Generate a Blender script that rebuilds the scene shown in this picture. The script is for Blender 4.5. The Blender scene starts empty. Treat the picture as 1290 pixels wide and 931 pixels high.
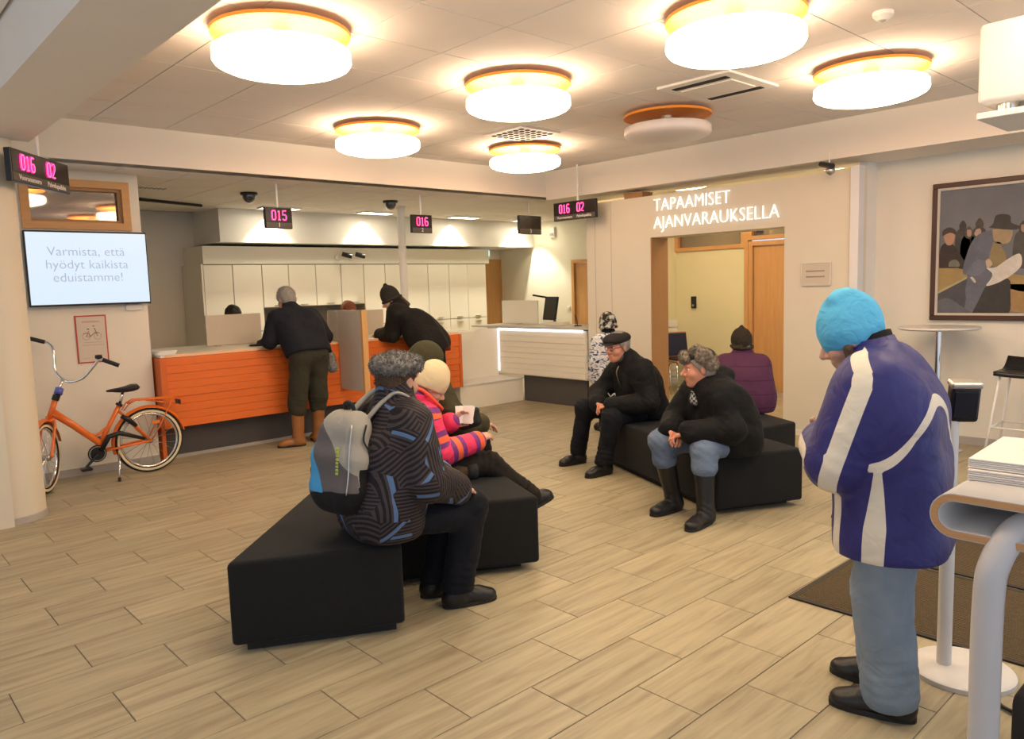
import bpy, bmesh, math, random
import numpy as np
from mathutils import Vector, Matrix
random.seed(7); np.random.seed(7)
sc = bpy.context.scene
col = sc.collection
# ------------------------------------------------------------------ camera
YAW, PITCH, ROLL, FPX, CAMH = 0.826929115, 0.108131602, 0.0300781325, 962.404523, 1.6
cyw, syw = math.cos(YAW), math.sin(YAW)
cf = Vector((cyw*math.cos(PITCH), syw*math.cos(PITCH), -math.sin(PITCH)))
cr = Vector((syw, -cyw, 0.0)); cd = cf.cross(cr)
cr2 = math.cos(ROLL)*cr + math.sin(ROLL)*cd
cd2 = -math.sin(ROLL)*cr + math.cos(ROLL)*cd
camd = bpy.data.cameras.new('camera'); cam = bpy.data.objects.new('camera', camd); col.objects.link(cam)
camd.sensor_fit = 'HORIZONTAL'; camd.sensor_width = 36.0; camd.lens = FPX*36.0/1290.0
camd.clip_start = 0.05; camd.clip_end = 100
Mc = Matrix((cr2, -cd2, -cf)).transposed().to_4x4(); Mc.translation = (0, 0, CAMH)
cam.matrix_world = Mc
sc.camera = cam
# ------------------------------------------------------------------ world, exposure
w = bpy.data.worlds.new('world'); sc.world = w; w.use_nodes = True
w.node_tree.nodes['Background'].inputs[0].default_value = (0.84, 0.92, 1.08, 1)
w.node_tree.nodes['Background'].inputs[1].default_value = 0.95
sc.view_settings.view_transform = 'Standard'; sc.view_settings.look = 'None'
sc.view_settings.gamma = 1.0; sc.view_settings.use_curve_mapping = False
sc.view_settings.exposure = 0.0
LAMP_L = 13.2         # radiance of the round ceiling lamps
LAMP_C = (1.0, 0.82, 0.575)
OFFICE_C = (1.0, 0.86, 0.62)
# ------------------------------------------------------------------ materials
MATS = {}
def nn(nt, t, x=0, y=0, **kw):
    n = nt.nodes.new(t); n.location = (x, y)
    for k, v in kw.items(): setattr(n, k, v)
    return n
def mat(name, c, rough=0.6, var=0.08, scale=6.0, bump=0.0, bscale=80.0, metal=0.0, spec=0.4, stretch=(1,1,1), emit=None, estr=0.0, coat=0.0, alpha=None, sheen=0.0):
    if name in MATS: return MATS[name]
    m = bpy.data.materials.new(name); m.use_nodes = True; nt = m.node_tree
    b = nt.nodes['Principled BSDF']
    b.inputs['Roughness'].default_value = rough; b.inputs['Metallic'].default_value = metal
    b.inputs['Specular IOR Level'].default_value = spec; b.inputs['Coat Weight'].default_value = coat
    b.inputs['Sheen Weight'].default_value = sheen
    tc = nn(nt, 'ShaderNodeTexCoord'); mp = nn(nt, 'ShaderNodeMapping'); mp.inputs['Scale'].default_value = stretch
    nt.links.new(tc.outputs['Object'], mp.inputs['Vector'])
    no = nn(nt, 'ShaderNodeTexNoise'); no.inputs['Scale'].default_value = scale; no.inputs['Detail'].default_value = 4
    nt.links.new(mp.outputs['Vector'], no.inputs['Vector'])
    mx = nn(nt, 'ShaderNodeMix', data_type='RGBA')
    mx.inputs[6].default_value = tuple(max(0, v*(1-var)) for v in c)+(1,); mx.inputs[7].default_value = tuple(min(1, v*(1+var)) for v in c)+(1,)
    nt.links.new(no.outputs['Fac'], mx.inputs[0]); nt.links.new(mx.outputs[2], b.inputs['Base Color'])
    if bump:
        n2 = nn(nt, 'ShaderNodeTexNoise'); n2.inputs['Scale'].default_value = bscale; n2.inputs['Detail'].default_value = 3
        nt.links.new(mp.outputs['Vector'], n2.inputs['Vector'])
        bp = nn(nt, 'ShaderNodeBump'); bp.inputs['Strength'].default_value = bump; bp.inputs['Distance'].default_value = 0.01
        nt.links.new(n2.outputs['Fac'], bp.inputs['Height']); nt.links.new(bp.outputs['Normal'], b.inputs['Normal'])
    if emit:
        b.inputs['Emission Color'].default_value = tuple(emit)+(1,); b.inputs['Emission Strength'].default_value = estr
    if alpha is not None:
        b.inputs['Alpha'].default_value = alpha
    MATS[name] = m
    return m
def srgb(r, g, b):
    f = lambda v: (v/255/12.92 if v/255 <= .04045 else ((v/255+.055)/1.055)**2.4)
    return (f(r), f(g), f(b))
M_WALL = mat('wall_paint', (0.80, 0.755, 0.66), 0.75, 0.03, 3, bump=0.06, bscale=140)
M_WHITE = mat('white_paint', (0.82, 0.80, 0.76), 0.5, 0.03, 4)
M_LAM = mat('white_laminate', (0.85, 0.81, 0.70), 0.35, 0.02, 4)
M_BEAM = mat('beam_plaster', (0.82, 0.765, 0.68), 0.8, 0.03, 2.5, bump=0.05, bscale=90)
M_PILLAR = mat('pillar_panel', (0.70, 0.645, 0.53), 0.6, 0.03, 2)
M_PART = mat('partition_panel', (0.73, 0.68, 0.56), 0.6, 0.03, 3)
M_CTILE = mat('ceiling_tile', (0.79, 0.74, 0.69), 0.9, 0.04, 3, bump=0.25, bscale=260)
M_CSLAB = mat('ceiling_void', (0.45, 0.40, 0.35), 0.9)
M_BASE = mat('baseboard_grey', (0.42, 0.39, 0.36), 0.6)
M_ORANGE = mat('orange_laminate', (0.78, 0.17, 0.030), 0.38, 0.10, 7, stretch=(0.3, 1, 14))
M_ORANGED = mat('orange_edge', (0.66, 0.15, 0.03), 0.5, 0.10, 7)
M_KICK = mat('kick_plate_grey', (0.085, 0.078, 0.078), 0.5, 0.08)
M_WOOD = mat('beech_wood', (0.60, 0.33, 0.13), 0.45, 0.16, 5, stretch=(6, 6, 0.6))
M_WOODH = mat('beech_wood_rail', (0.60, 0.33, 0.13), 0.45, 0.16, 5, stretch=(0.6, 0.6, 6))
M_WOODD = mat('brown_wood', (0.40, 0.215, 0.085), 0.5, 0.14, 5, stretch=(6, 6, 0.6))
M_CHROME = mat('chrome', (0.75, 0.74, 0.72), 0.12, 0.02, metal=1.0)
M_STEEL = mat('brushed_steel', (0.52, 0.50, 0.47), 0.35, 0.05, metal=1.0)
M_BLACKP = mat('black_plastic', (0.012, 0.012, 0.013), 0.35, 0.2)
M_DARK = mat('dark_matte', (0.018, 0.017, 0.017), 0.8, 0.2)
M_SOFA = mat('black_wool', (0.0038, 0.0040, 0.0047), 0.9, 0.25, 30, bump=0.35, bscale=420, sheen=0.03)
M_FELT = mat('beige_felt', (0.50, 0.44, 0.37), 0.9, 0.06, 20, bump=0.2, bscale=300)
M_SCREENP = mat('desk_screen_beige', (0.62, 0.55, 0.45), 0.7, 0.03)
M_CAB = mat('cabinet_white', (0.86, 0.83, 0.72), 0.45, 0.02, 3)
M_MIRG = mat('window_glass', (0.30, 0.27, 0.25), 0.03, 0.02, metal=0.75)
M_WALLC = mat('corridor_cream', (0.74, 0.70, 0.45), 0.75, 0.03, 3, bump=0.06, bscale=140)
M_GLASS = mat('dark_glass', (0.04, 0.045, 0.05), 0.04, 0.05, spec=0.9, coat=0.5)
# ------------------------------------------------------------------ geometry helpers
ROOTLOC = {}
def finish(o, label=None, cat=None, group=None, kind=None):
    if label: o['label'] = label
    if cat: o['category'] = cat
    if group: o['group'] = group
    if kind: o['kind'] = kind
    return o
def thing(name, loc, label, cat, group=None, kind=None):
    o = bpy.data.objects.new(name, None); col.objects.link(o); o.location = loc
    o.empty_display_size = 0.1
    return finish(o, label, cat, group, kind)
def worldloc(o):
    v = Vector((0, 0, 0))
    while o is not None: v += o.location; o = o.parent
    return v
def mobj(name, V, F, m=None, parent=None, smooth=False, origin=None, mats=None, midx=None, local=False):
    """V in world coordinates; stored relative to the origin (or the parent's origin)."""
    me = bpy.data.meshes.new(name)
    base = worldloc(parent) if parent is not None else Vector((0, 0, 0))
    if origin is None: origin = base
    origin = Vector(origin)
    A = np.asarray([tuple(v) for v in V], dtype=float) if not isinstance(V, np.ndarray) else V
    if not local: A = A-np.array(origin)
    me.from_pydata(A.tolist(), [], F.tolist() if isinstance(F, np.ndarray) else F)
    for mm in (mats or [m]):
        if mm: me.materials.append(mm)
    if midx is not None: me.polygons.foreach_set('material_index', midx)
    if smooth: me.polygons.foreach_set('use_smooth', [True]*len(me.polygons))
    me.update()
    o = bpy.data.objects.new(name, me); col.objects.link(o)
    o.location = origin-base if parent is not None else origin
    if parent is not None: o.parent = parent
    return o
class MB:
    def __init__(s): s.V = []; s.F = []
    def add(s, V, F):
        n = len(s.V); s.V += [tuple(v) for v in V]; s.F += [tuple(i+n for i in f) for f in F]; return s
    def box(s, x0, x1, y0, y1, z0, z1, bev=0.0, seg=2, M=None):
        if bev <= 0:
            V = [(x, y, z) for z in (z0, z1) for y in (y0, y1) for x in (x0, x1)]
            F = [(0, 2, 3, 1), (4, 5, 7, 6), (0, 1, 5, 4), (2, 6, 7, 3), (0, 4, 6, 2), (1, 3, 7, 5)]
        else:
            bm = bmesh.new(); bmesh.ops.create_cube(bm, size=1)
            for v in bm.verts:
                v.co = Vector(((x0+x1)/2+v.co.x*(x1-x0), (y0+y1)/2+v.co.y*(y1-y0), (z0+z1)/2+v.co.z*(z1-z0)))
            bmesh.ops.bevel(bm, geom=bm.edges[:], offset=bev, segments=seg, profile=0.5, affect='EDGES')
            bm.verts.index_update(); V = [v.co[:] for v in bm.verts]; F = [[v.index for v in f.verts] for f in bm.faces]; bm.free()
        if M is not None: V = [(M @ Vector(v))[:] for v in V]
        return s.add(V, F)
    def prism(s, poly, z0, z1, bev=0.0, seg=3):
        bm = bmesh.new()
        vs = [bm.verts.new((x, y, z0)) for x, y in poly]; f = bm.faces.new(vs)
        r = bmesh.ops.extrude_face_region(bm, geom=[f])
        for g in r['geom']:
            if isinstance(g, bmesh.types.BMVert): g.co.z = z1
        bmesh.ops.recalc_face_normals(bm, faces=bm.faces[:])
        if bev: bmesh.ops.bevel(bm, geom=bm.edges[:], offset=bev, segments=seg, profile=0.5, affect='EDGES')
        bm.verts.index_update(); s.add([v.co[:] for v in bm.verts], [[v.index for v in q.verts] for q in bm.faces]); bm.free(); return s
    def lathe(s, prof, c=(0, 0, 0), n=32, axis=None):
        c = Vector(c); V = []; F = []
        R = Matrix.Identity(3)
        if axis is not None: R = Vector((0, 0, 1)).rotation_difference(Vector(axis)).to_matrix()
        k = len(prof)
        for i in range(n):
            a = 2*math.pi*i/n
            for r, z in prof: V.append((c+R @ Vector((r*math.cos(a), r*math.sin(a), z)))[:])
        for i in range(n):
            j = (i+1) % n
            for q in range(k-1):
                F.append((i*k+q, j*k+q, j*k+q+1, i*k+q+1))
        if prof[0][0] > 1e-6: F.append(tuple(i*k for i in range(n-1, -1, -1)))
        if prof[-1][0] > 1e-6: F.append(tuple(i*k+k-1 for i in range(n)))
        return s.add(V, F)
    def tube(s, pts, r, n=10, closed=False, cap=True, flat=None):
        P = [Vector(p) for p in pts]; k = len(P); V = []; F = []
        rs = r if isinstance(r, (list, tuple)) else [r]*k
        up = None
        for i in range(k):
            a = P[(i-1) % k] if (closed or i > 0) else P[i]; b = P[(i+1) % k] if (closed or i < k-1) else P[i]
            t = (b-a).normalized()
            if up is None:
                up = Vector((0, 0, 1)) if abs(t.z) < .9 else Vector((1, 0, 0))
            u = (up-t*up.dot(t)); u = u.normalized() if u.length > 1e-6 else t.orthogonal().normalized()
            v = t.cross(u); up = u
            for q in range(n):
                an = 2*math.pi*q/n; e = flat if flat else (1, 1)
                V.append((P[i]+u*math.cos(an)*rs[i]*e[0]+v*math.sin(an)*rs[i]*e[1])[:])
        for i in range(k if closed else k-1):
            j = (i+1) % k
            for q in range(n):
                p = (q+1) % n; F.append((i*n+q, i*n+p, j*n+p, j*n+q))
        if not closed and cap:
            F.append(tuple(range(n-1, -1, -1))); F.append(tuple((k-1)*n+q for q in range(n)))
        return s.add(V, F)
    def out(s, name, m, parent=None, smooth=False, origin=None, **k):
        return mobj(name, s.V, s.F, m, parent, smooth, origin, **k)
def box(name, a, b, m, parent=None, bev=0.0, **k):
    x0, y0, z0 = a; x1, y1, z1 = b
    return MB().box(x0, x1, y0, y1, z0, z1, bev).out(name, m, parent, **k)
def autosmooth(o, ang=40):
    me = o.data
    me.polygons.foreach_set('use_smooth', [True]*len(me.polygons))
    bm = bmesh.new(); bm.from_mesh(me)
    for e in bm.edges:
        if len(e.link_faces) == 2 and e.calc_face_angle(0) > math.radians(ang): e.smooth = False
    bm.to_mesh(me); bm.free(); return o
def bez(pts, n=6):
    """Catmull-Rom through points"""
    P = [Vector(p) for p in pts]; P = [2*P[0]-P[1]]+P+[2*P[-1]-P[-2]]; out = []
    for i in range(1, len(P)-2):
        for k in range(n):
            t = k/n; a, b, c, d = P[i-1:i+3]
            out.append(0.5*((2*b)+(c-a)*t+(2*a-5*b+4*c-d)*t*t+(3*b-a-3*c+d)*t**3))
    out.append(P[-2]); return out
def struct(name, V=None, m=None, a=None, b=None, bev=0.0, label=None, mb=None):
    o = box(name, a, b, m, None, bev, origin=a) if mb is None else mb.out(name, m)
    o['kind'] = 'structure'
    if label: o['label'] = label
    return o
def text(name, body, size, m, pos, xdir, zdir=(0, 0, 1), parent=None, align='CENTER', extrude=0.002, bold=0.0, sx=1.0, space=1.0):
    c = bpy.data.curves.new(name, 'FONT'); c.body = body; c.size = size; c.extrude = extrude; c.offset = bold
    c.align_x = align; c.align_y = 'CENTER'; c.resolution_u = 3; c.space_line = space
    to = bpy.data.objects.new(name, c); col.objects.link(to)
    bpy.context.view_layer.update()
    dg = bpy.context.evaluated_depsgraph_get()
    me = bpy.data.meshes.new_from_object(to.evaluated_get(dg)); 
    V = np.array([v.co[:] for v in me.vertices]); F = [list(p.vertices) for p in me.polygons]
    bpy.data.objects.remove(to); bpy.data.meshes.remove(me)
    xd = Vector(xdir).normalized(); zd = Vector(zdir).normalized(); nd = xd.cross(zd)
    W = np.outer(V[:, 0]*sx, xd)+np.outer(V[:, 1], zd)+np.outer(V[:, 2], nd)+np.array(pos)
    return mobj(name, W, F, m, parent)
def copy_tree(o, parent=None, loc=None):
    c = o.copy(); col.objects.link(c)
    if parent is not None: c.parent = parent
    if loc is not None: c.location = loc
    for ch in o.children: copy_tree(ch, c)
    return c
CEIL = 3.06; LOWC = 2.74
# ------------------------------------------------------------------ floor with wood-look tiles
def floor_material():
    m = bpy.data.materials.new('wood_look_tile'); m.use_nodes = True; nt = m.node_tree; b = nt.nodes['Principled BSDF']
    tc = nn(nt, 'ShaderNodeTexCoord'); oi = nn(nt, 'ShaderNodeObjectInfo')
    gi = nn(nt, 'ShaderNodeNewGeometry')
    at = nn(nt, 'ShaderNodeAttribute', attribute_name='tile_rand')
    rnd = nn(nt, 'ShaderNodeMath', operation='ADD'); nt.links.new(oi.outputs['Random'], rnd.inputs[0]); nt.links.new(at.outputs['Fac'], rnd.inputs[1])
    cmb = nn(nt, 'ShaderNodeCombineXYZ'); 
    ml = nn(nt, 'ShaderNodeMath', operation='MULTIPLY'); ml.inputs[1].default_value = 37.0; nt.links.new(rnd.outputs[0], ml.inputs[0])
    nt.links.new(ml.outputs[0], cmb.inputs[2]); nt.links.new(ml.outputs[0], cmb.inputs[1])
    add = nn(nt, 'ShaderNodeVectorMath', operation='ADD'); nt.links.new(gi.outputs['Position'], add.inputs[0]); nt.links.new(cmb.outputs[0], add.inputs[1])
    mp = nn(nt, 'ShaderNodeMapping'); mp.inputs['Scale'].default_value = (1.1, 13, 1); nt.links.new(add.outputs[0], mp.inputs['Vector'])
    n1 = nn(nt, 'ShaderNodeTexNoise'); n1.inputs['Scale'].default_value = 1.6; n1.inputs['Detail'].default_value = 6; n1.inputs['Roughness'].default_value = .62; n1.inputs['Distortion'].default_value = .6
    nt.links.new(mp.outputs[0], n1.inputs['Vector'])
    cr_ = nn(nt, 'ShaderNodeValToRGB'); e = cr_.color_ramp.elements
    e[0].position = .30; e[0].color = (0.268, 0.214, 0.137, 1); e[1].position = .72; e[1].color = (0.455, 0.390, 0.257, 1)
    k = e.new(.5); k.color = (0.373, 0.315, 0.203, 1)
    nt.links.new(n1.outputs['Fac'], cr_.inputs[0])
    hs = nn(nt, 'ShaderNodeHueSaturation'); nt.links.new(cr_.outputs[0], hs.inputs['Color'])
    mr = nn(nt, 'ShaderNodeMapRange'); mr.inputs[3].default_value = .93; mr.inputs[4].default_value = 1.07; 
    fr = nn(nt, 'ShaderNodeMath', operation='FRACT'); nt.links.new(rnd.outputs[0], fr.inputs[0]); nt.links.new(fr.outputs[0], mr.inputs[0]); nt.links.new(mr.outputs[0], hs.inputs['Value'])
    nt.links.new(hs.outputs[0], b.inputs['Base Color'])
    b.inputs['Roughness'].default_value = .42; b.inputs['Specular IOR Level'].default_value = .35
    mp2 = nn(nt, 'ShaderNodeMapping'); mp2.inputs['Scale'].default_value = (3, 60, 1); nt.links.new(add.outputs[0], mp2.inputs['Vector'])
    n2 = nn(nt, 'ShaderNodeTexNoise'); n2.inputs['Scale'].default_value = 2; nt.links.new(mp2.outputs[0], n2.inputs['Vector'])
    bp = nn(nt, 'ShaderNodeBump'); bp.inputs['Strength'].default_value = .12; bp.inputs['Distance'].default_value = .004
    nt.links.new(n2.outputs['Fac'], bp.inputs['Height']); nt.links.new(bp.outputs[0], b.inputs['Normal'])
    return m
M_FT = floor_material()
M_GROUT = mat('floor_grout', (0.20, 0.17, 0.14), 0.9)
floor = struct('floor', a=(-2.5, -1.5, -0.12), b=(9.9, 11.0, -0.004), m=M_GROUT)
TL, TW = 0.61, 0.30
def px_of(P):
    d = Vector(P)-Vector((0, 0, CAMH)); z = d.dot(cf)
    if z < .2: return None
    return (645+FPX*d.dot(cr2)/z, 465.5+FPX*d.dot(cd2)/z, z)
tiles = []
for k in range(-9, 34):
    y0 = 1.218+TW*k; off = 2.61 if k % 2 == 0 else 2.30
    for n in range(-9, 13):
        x0 = off+TL*n
        if x0+TL < -2.4 or x0 > 9.9 or y0 > 10.9: continue
        q = px_of((x0+TL/2, y0+TW/2, 0))
        vis = q is not None and -60 < q[0] < 1350 and 430 < q[1] < 990
        if q is not None and q[0] < 60 and y0 > 6.3: vis = False
        if vis and y0 > 7.55 and x0 < 7.2: vis = False
        if x0 > 7.35 and not (3.5 < y0 < 6.9): vis = False
        tiles.append((q[2] if vis else 99, x0, y0))
tiles.sort()
gap = 0.0022
tmb = MB().box(gap, TL-gap, gap, TW-gap, -0.01, 0.0, 0.0012, 1)
proto = None
for d, x0, y0 in tiles[:300]:
    if proto is None:
        proto = mobj('floor_tile', tmb.V, tmb.F, M_FT, floor, local=True); o = proto
    else:
        o = proto.copy(); col.objects.link(o); o.parent = floor
    o.location = Vector((x0, y0, 0))-floor.location
rest = MB(); rr = []
for d, x0, y0 in tiles[300:]:
    x1 = min(x0+TL-gap, 9.88)
    rest.box(x0+gap, x1, y0+gap, y0+TW-gap, -0.01, 0.0); rr += [random.random()]*8
o = rest.out('floor_tile_field', M_FT, floor); o['kind'] = 'stuff'
a_ = o.data.attributes.new('tile_rand', 'FLOAT', 'POINT'); a_.data.foreach_set('value', rr)
# ------------------------------------------------------------------ ceilings
ceil = struct('ceiling', a=(-2.5, -1.5, CEIL+0.02), b=(9.9, 7.3, CEIL+0.1), m=M_CSLAB)
GX, GY = 2.4715, 3.3007
cmb_ = MB().box(0.004, 0.596, 0.004, 0.596, 0, 0.018)
proto = None
skip = set()
cells = [(i, j) for i in range(-2, 8) for j in range(-8, 7)]
for i, j in cells:
    x0 = GX+.6*i; y0 = GY+.6*j
    if (i, j) in skip: continue
    if y0 > 7.0 or x0 > 7.2: continue
    if proto is None: proto = mobj('ceiling_tile', cmb_.V, cmb_.F, M_CTILE, ceil, local=True); o = proto
    else: o = proto.copy(); col.objects.link(o); o.parent = ceil
    o.location = Vector((x0, y0, CEIL))-ceil.location
# plain soffit left of the big beam
struct('ceiling_soffit', a=(-2.5, -1.5, CEIL-0.0), b=(0.88, 6.4, CEIL+0.02), m=M_BEAM)
lowc = struct('ceiling_office', a=(1.2, 7.12, LOWC+0.02), b=(9.9, 11.0, LOWC+0.06), m=M_CSLAB)
proto2 = None
for i in range(-1, 13):
    for j in range(0, 7):
        x0 = GX+.6*i-.3; y0 = 7.12+.6*j
        if y0 > 10.2 and x0 > 4.1: continue
        if x0 < 1.2 or x0 > 9.4 or y0+.6 > 11.05: continue
        if proto2 is None: proto2 = mobj('office_ceiling_tile', cmb_.V, cmb_.F, M_CTILE, lowc, local=True); o = proto2
        else: o = proto2.copy(); col.objects.link(o); o.parent = lowc
        o.location = Vector((x0, y0, LOWC))-lowc.location
corc = struct('ceiling_corridor', a=(7.9, 2.0, CEIL-0.02), b=(9.9, 7.0, CEIL+0.02), m=M_CTILE)
# ------------------------------------------------------------------ beams, walls
struct('beam_counter', a=(-2.5, 7.1, LOWC), b=(9.9, 7.3, CEIL+0.02), m=M_BEAM, label='long plaster beam above the counter')
struct('beam_right', a=(7.23, -1.5, 2.70), b=(7.92, 7.1, CEIL+0.02), m=M_BEAM, label='plaster beam above the partition and picture wall')
struct('beam_large', a=(0.90, -1.5, 2.75), b=(1.32, 6.55, CEIL+0.02), m=M_BEAM, label='deep ceiling beam running to the rounded pillar')
# small recesses at beam/ceiling joint are left to the tile joints
pl = MB().lathe([(0.225, 0.0), (0.225, 2.75)], (0.99, 6.60, 0), 48)
o = pl.out('pillar', M_PILLAR); o['kind'] = 'structure'; o['label'] = 'rounded cream pillar at the left edge'; autosmooth(o)
pb = MB().lathe([(0.232, 0.0), (0.232, 0.045), (0.226, 0.05)], (0.99, 6.60, 0), 48); o = pb.out('pillar_skirting', M_BASE, None); o.name = 'baseboard_pillar'; o['kind'] = 'structure'; autosmooth(o)
struct('wall_left', a=(-2.5, 6.34, 0), b=(0.965, 6.50, 2.75), m=M_PILLAR)
# wall with the television: built round its window opening
wt = MB()
wt.box(0.6, 1.52, 7.75, 7.95, 0, LOWC); wt.box(2.30, 2.42, 7.75, 7.95, 0, LOWC)
wt.box(1.52, 2.30, 7.75, 7.95, 0, 2.24); wt.box(1.52, 2.30, 7.75, 7.95, 2.66, LOWC)
o = wt.out('wall_television', M_WALL); o['kind'] = 'structure'
struct('baseboard_television', a=(0.6, 7.735, 0), b=(2.42, 7.75, 0.07), m=M_BASE)
win = bpy.data.objects.new('window_1', None); col.objects.link(win); win.location = (1.9, 7.75, 2.45); win['kind'] = 'structure'
win['label'] = 'wood framed interior window above the television'
fr = MB()
fr.box(1.45, 2.33, 7.725, 7.80, 2.60, 2.665); fr.box(1.45, 2.33, 7.725, 7.80, 2.225, 2.29)
fr.box(1.45, 1.52, 7.725, 7.80, 2.29, 2.60); fr.box(2.265, 2.33, 7.725, 7.80, 2.29, 2.60)
fr.out('window_frame', M_WOODH, win)
sh = MB(); sh.box(1.52, 2.265, 7.76, 7.79, 2.575, 2.60); sh.box(1.52, 2.265, 7.76, 7.79, 2.29, 2.315); sh.box(2.235, 2.265, 7.76, 7.79, 2.315, 2.575); sh.out('sash', M_WOODD, win)
box('pane', (1.50, 7.80, 2.29), (2.27, 7.806, 2.60), M_MIRG, win)
# back office
struct('wall_back', a=(1.0, 11.0, 0), b=(10.05, 11.12, LOWC+.1), m=M_WALL)
struct('wall_office_side', a=(1.0, 7.95, 0), b=(1.1, 11.0, LOWC), m=M_WALL)
# far right wall with the doors
fw = MB(); X0, X1 = 9.9, 10.02
fw.box(X0, X1, 5.73, 6.97, 0, 2.05)
fw.box(X0, X1, 4.72, 6.97, 2.40, CEIL); fw.box(X0, X1, 2.0, 4.72, 0, CEIL)
o = fw.out('wall_far', M_WALLC); o['kind'] = 'structure'
fw = MB(); fw.box(X0, X1, 6.97, 8.30, 0, CEIL); fw.box(X0, X1, 9.14, 11.0, 0, CEIL); fw.box(X0, X1, 8.30, 9.14, 2.03, CEIL); o = fw.out('wall_office_right', mat('office_wall', (.82, .79, .66), .75, .03, 3)); o['kind'] = 'structure'
def wood_door(name, label, X, y0, y1, z1, fw_=0.06, leaf=M_WOOD, hinge=True):
    d = bpy.data.objects.new(name, None); col.objects.link(d); d.location = (X, (y0+y1)/2, 0); d['kind'] = 'structure'; d['label'] = label
    f = MB(); f.box(X-.02, X+.1, y0, y0+fw_, 0, z1); f.box(X-.02, X+.1, y1-fw_, y1, 0, z1); f.box(X-.02, X+.1, y0+fw_, y1-fw_, z1-fw_, z1)
    f.out('door_frame', M_WOOD, d)
    box('door_leaf', (X+.02, y0+fw_+.004, 0.01), (X+.06, y1-fw_-.004, z1-fw_-.004), leaf, d, 0.004)
    h = MB().tube([(X+.02, y0+fw_+.07, 1.02), (X-.03, y0+fw_+.07, 1.02), (X-.03, y0+fw_+.18, 1.02)], 0.009, 8); h.out('door_handle', M_STEEL, d)
    return d
wood_door('door_1', 'beech door behind the appointment opening', 9.9, 4.72, 5.73, 2.13)
wood_door('door_2', 'beech door seen beyond the white counter', 9.9, 8.30, 9.14, 2.03)
d = bpy.data.objects.new('door_3', None); col.objects.link(d); d.location = (9.4, 11.0, 0); d['kind'] = 'structure'; d['label'] = 'plain beech door under the exit sign'
f = MB(); f.box(9.0, 9.05, 10.97, 11.0, 0, 2.12); f.box(9.86, 9.9, 10.97, 11.0, 0, 2.12); f.box(9.05, 9.86, 10.97, 11.0, 2.07, 2.12); f.out('door_frame', M_WOOD, d)
box('door_leaf', (9.05, 10.98, 0.01), (9.86, 10.999, 2.07), M_WOOD, d)
# transom windows over the corridor wall
for n, (y0, y1, z0, z1, lab) in enumerate([(5.79, 6.97, 2.05, 2.40, 'transom window beside the corridor door'), (4.78, 5.73, 2.15, 2.40, 'transom window over the corridor door')]):
    wn = bpy.data.objects.new('window_%d' % (n+2), None); col.objects.link(wn); wn.location = (9.9, (y0+y1)/2, z0); wn['kind'] = 'structure'; wn['label'] = lab
    f = MB(); t = 0.055
    f.box(9.87, 9.98, y0, y1, z0, z0+t); f.box(9.87, 9.98, y0, y1, z1-t, z1); f.box(9.87, 9.98, y0, y0+t, z0+t, z1-t); f.box(9.87, 9.98, y1-t, y1, z0+t, z1-t)
    f.out('window_frame', M_WOODH, wn); box('pane', (9.93, y0+t, z0+t), (9.936, y1-t, z1-t), M_MIRG, wn)
box_ = struct('trim_1', a=(9.87, 5.73, 0), b=(9.98, 5.79, 2.40), m=M_WOOD, label='beech post between wall and door')
# wall between office and corridor
struct('wall_corridor', a=(8.05, 6.97, 0), b=(9.9, 7.05, CEIL), m=M_WALLC)
lv = struct('trim_2', a=(8.6, 6.955, 0.0), b=(9.895, 6.97, 1.02), m=M_WALL, label='slatted white panel at the corridor end')
for i in range(9):
    o = MB().box(8.6, 9.895, 6.935, 6.955, .03+.11*i, .03+.11*i+.085, .006, 1).out('slat', M_LAM, lv)
# partition with appointment sign
P0, P1 = 7.35, 7.67
pt = MB(); pt.box(P0, P1, 5.53, 6.52, 0, 2.60); pt.box(P0, P1, 3.18, 3.86, 0, 2.60); pt.box(P0, P1, 3.86, 5.53, 2.12, 2.60)
o = pt.out('wall_partition', M_PART); o['kind'] = 'structure'
struct('trim_3', a=(P0+.004, 5.515, 0), b=(P1, 5.53, 2.12), m=M_WOODD, label='brown wooden jamb of the appointment opening')
for k, y in enumerate((6.38, 6.12)):
    struct('trim_%d' % (4+k), a=(P0-.003, y, 0), b=(P0, y+.004, 2.60), m=M_BASE)
struct('wall_corridor_end', a=(7.67, 6.42, 0), b=(8.13, 6.52, 2.60), m=M_WALLC)
struct('wall_right', a=(7.90, -1.5, 0), b=(8.02, 3.18, 2.72), m=M_WALL)
struct('wall_return', a=(7.67, 3.18, 0), b=(8.02, 3.26, 2.70), m=M_WHITE)
struct('baseboard_right', a=(7.885, -1.5, 0), b=(7.90, 3.18, 0.075), m=M_BASE)
struct('baseboard_partition', a=(7.338, 3.18, 0), b=(7.35, 3.86, 0.06), m=M_WALL)
struct('trim_6', a=(7.30, 3.10, 0), b=(7.42, 3.178, 2.62), m=mat('cool_white_strip', (.74, .75, .76), .5), label='pale vertical strip at the partition end')
# bulkhead with wall washers and the cupboard wall
struct('bulkhead', a=(4.12, 10.08, 2.30), b=(9.9, 11.0, LOWC+.02), m=M_WHITE, label='white bulkhead above the cupboards')
struct('wall_cupboard_top', a=(3.96, 10.30, 2.02), b=(9.0, 11.0, 2.26), m=M_CAB)
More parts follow.
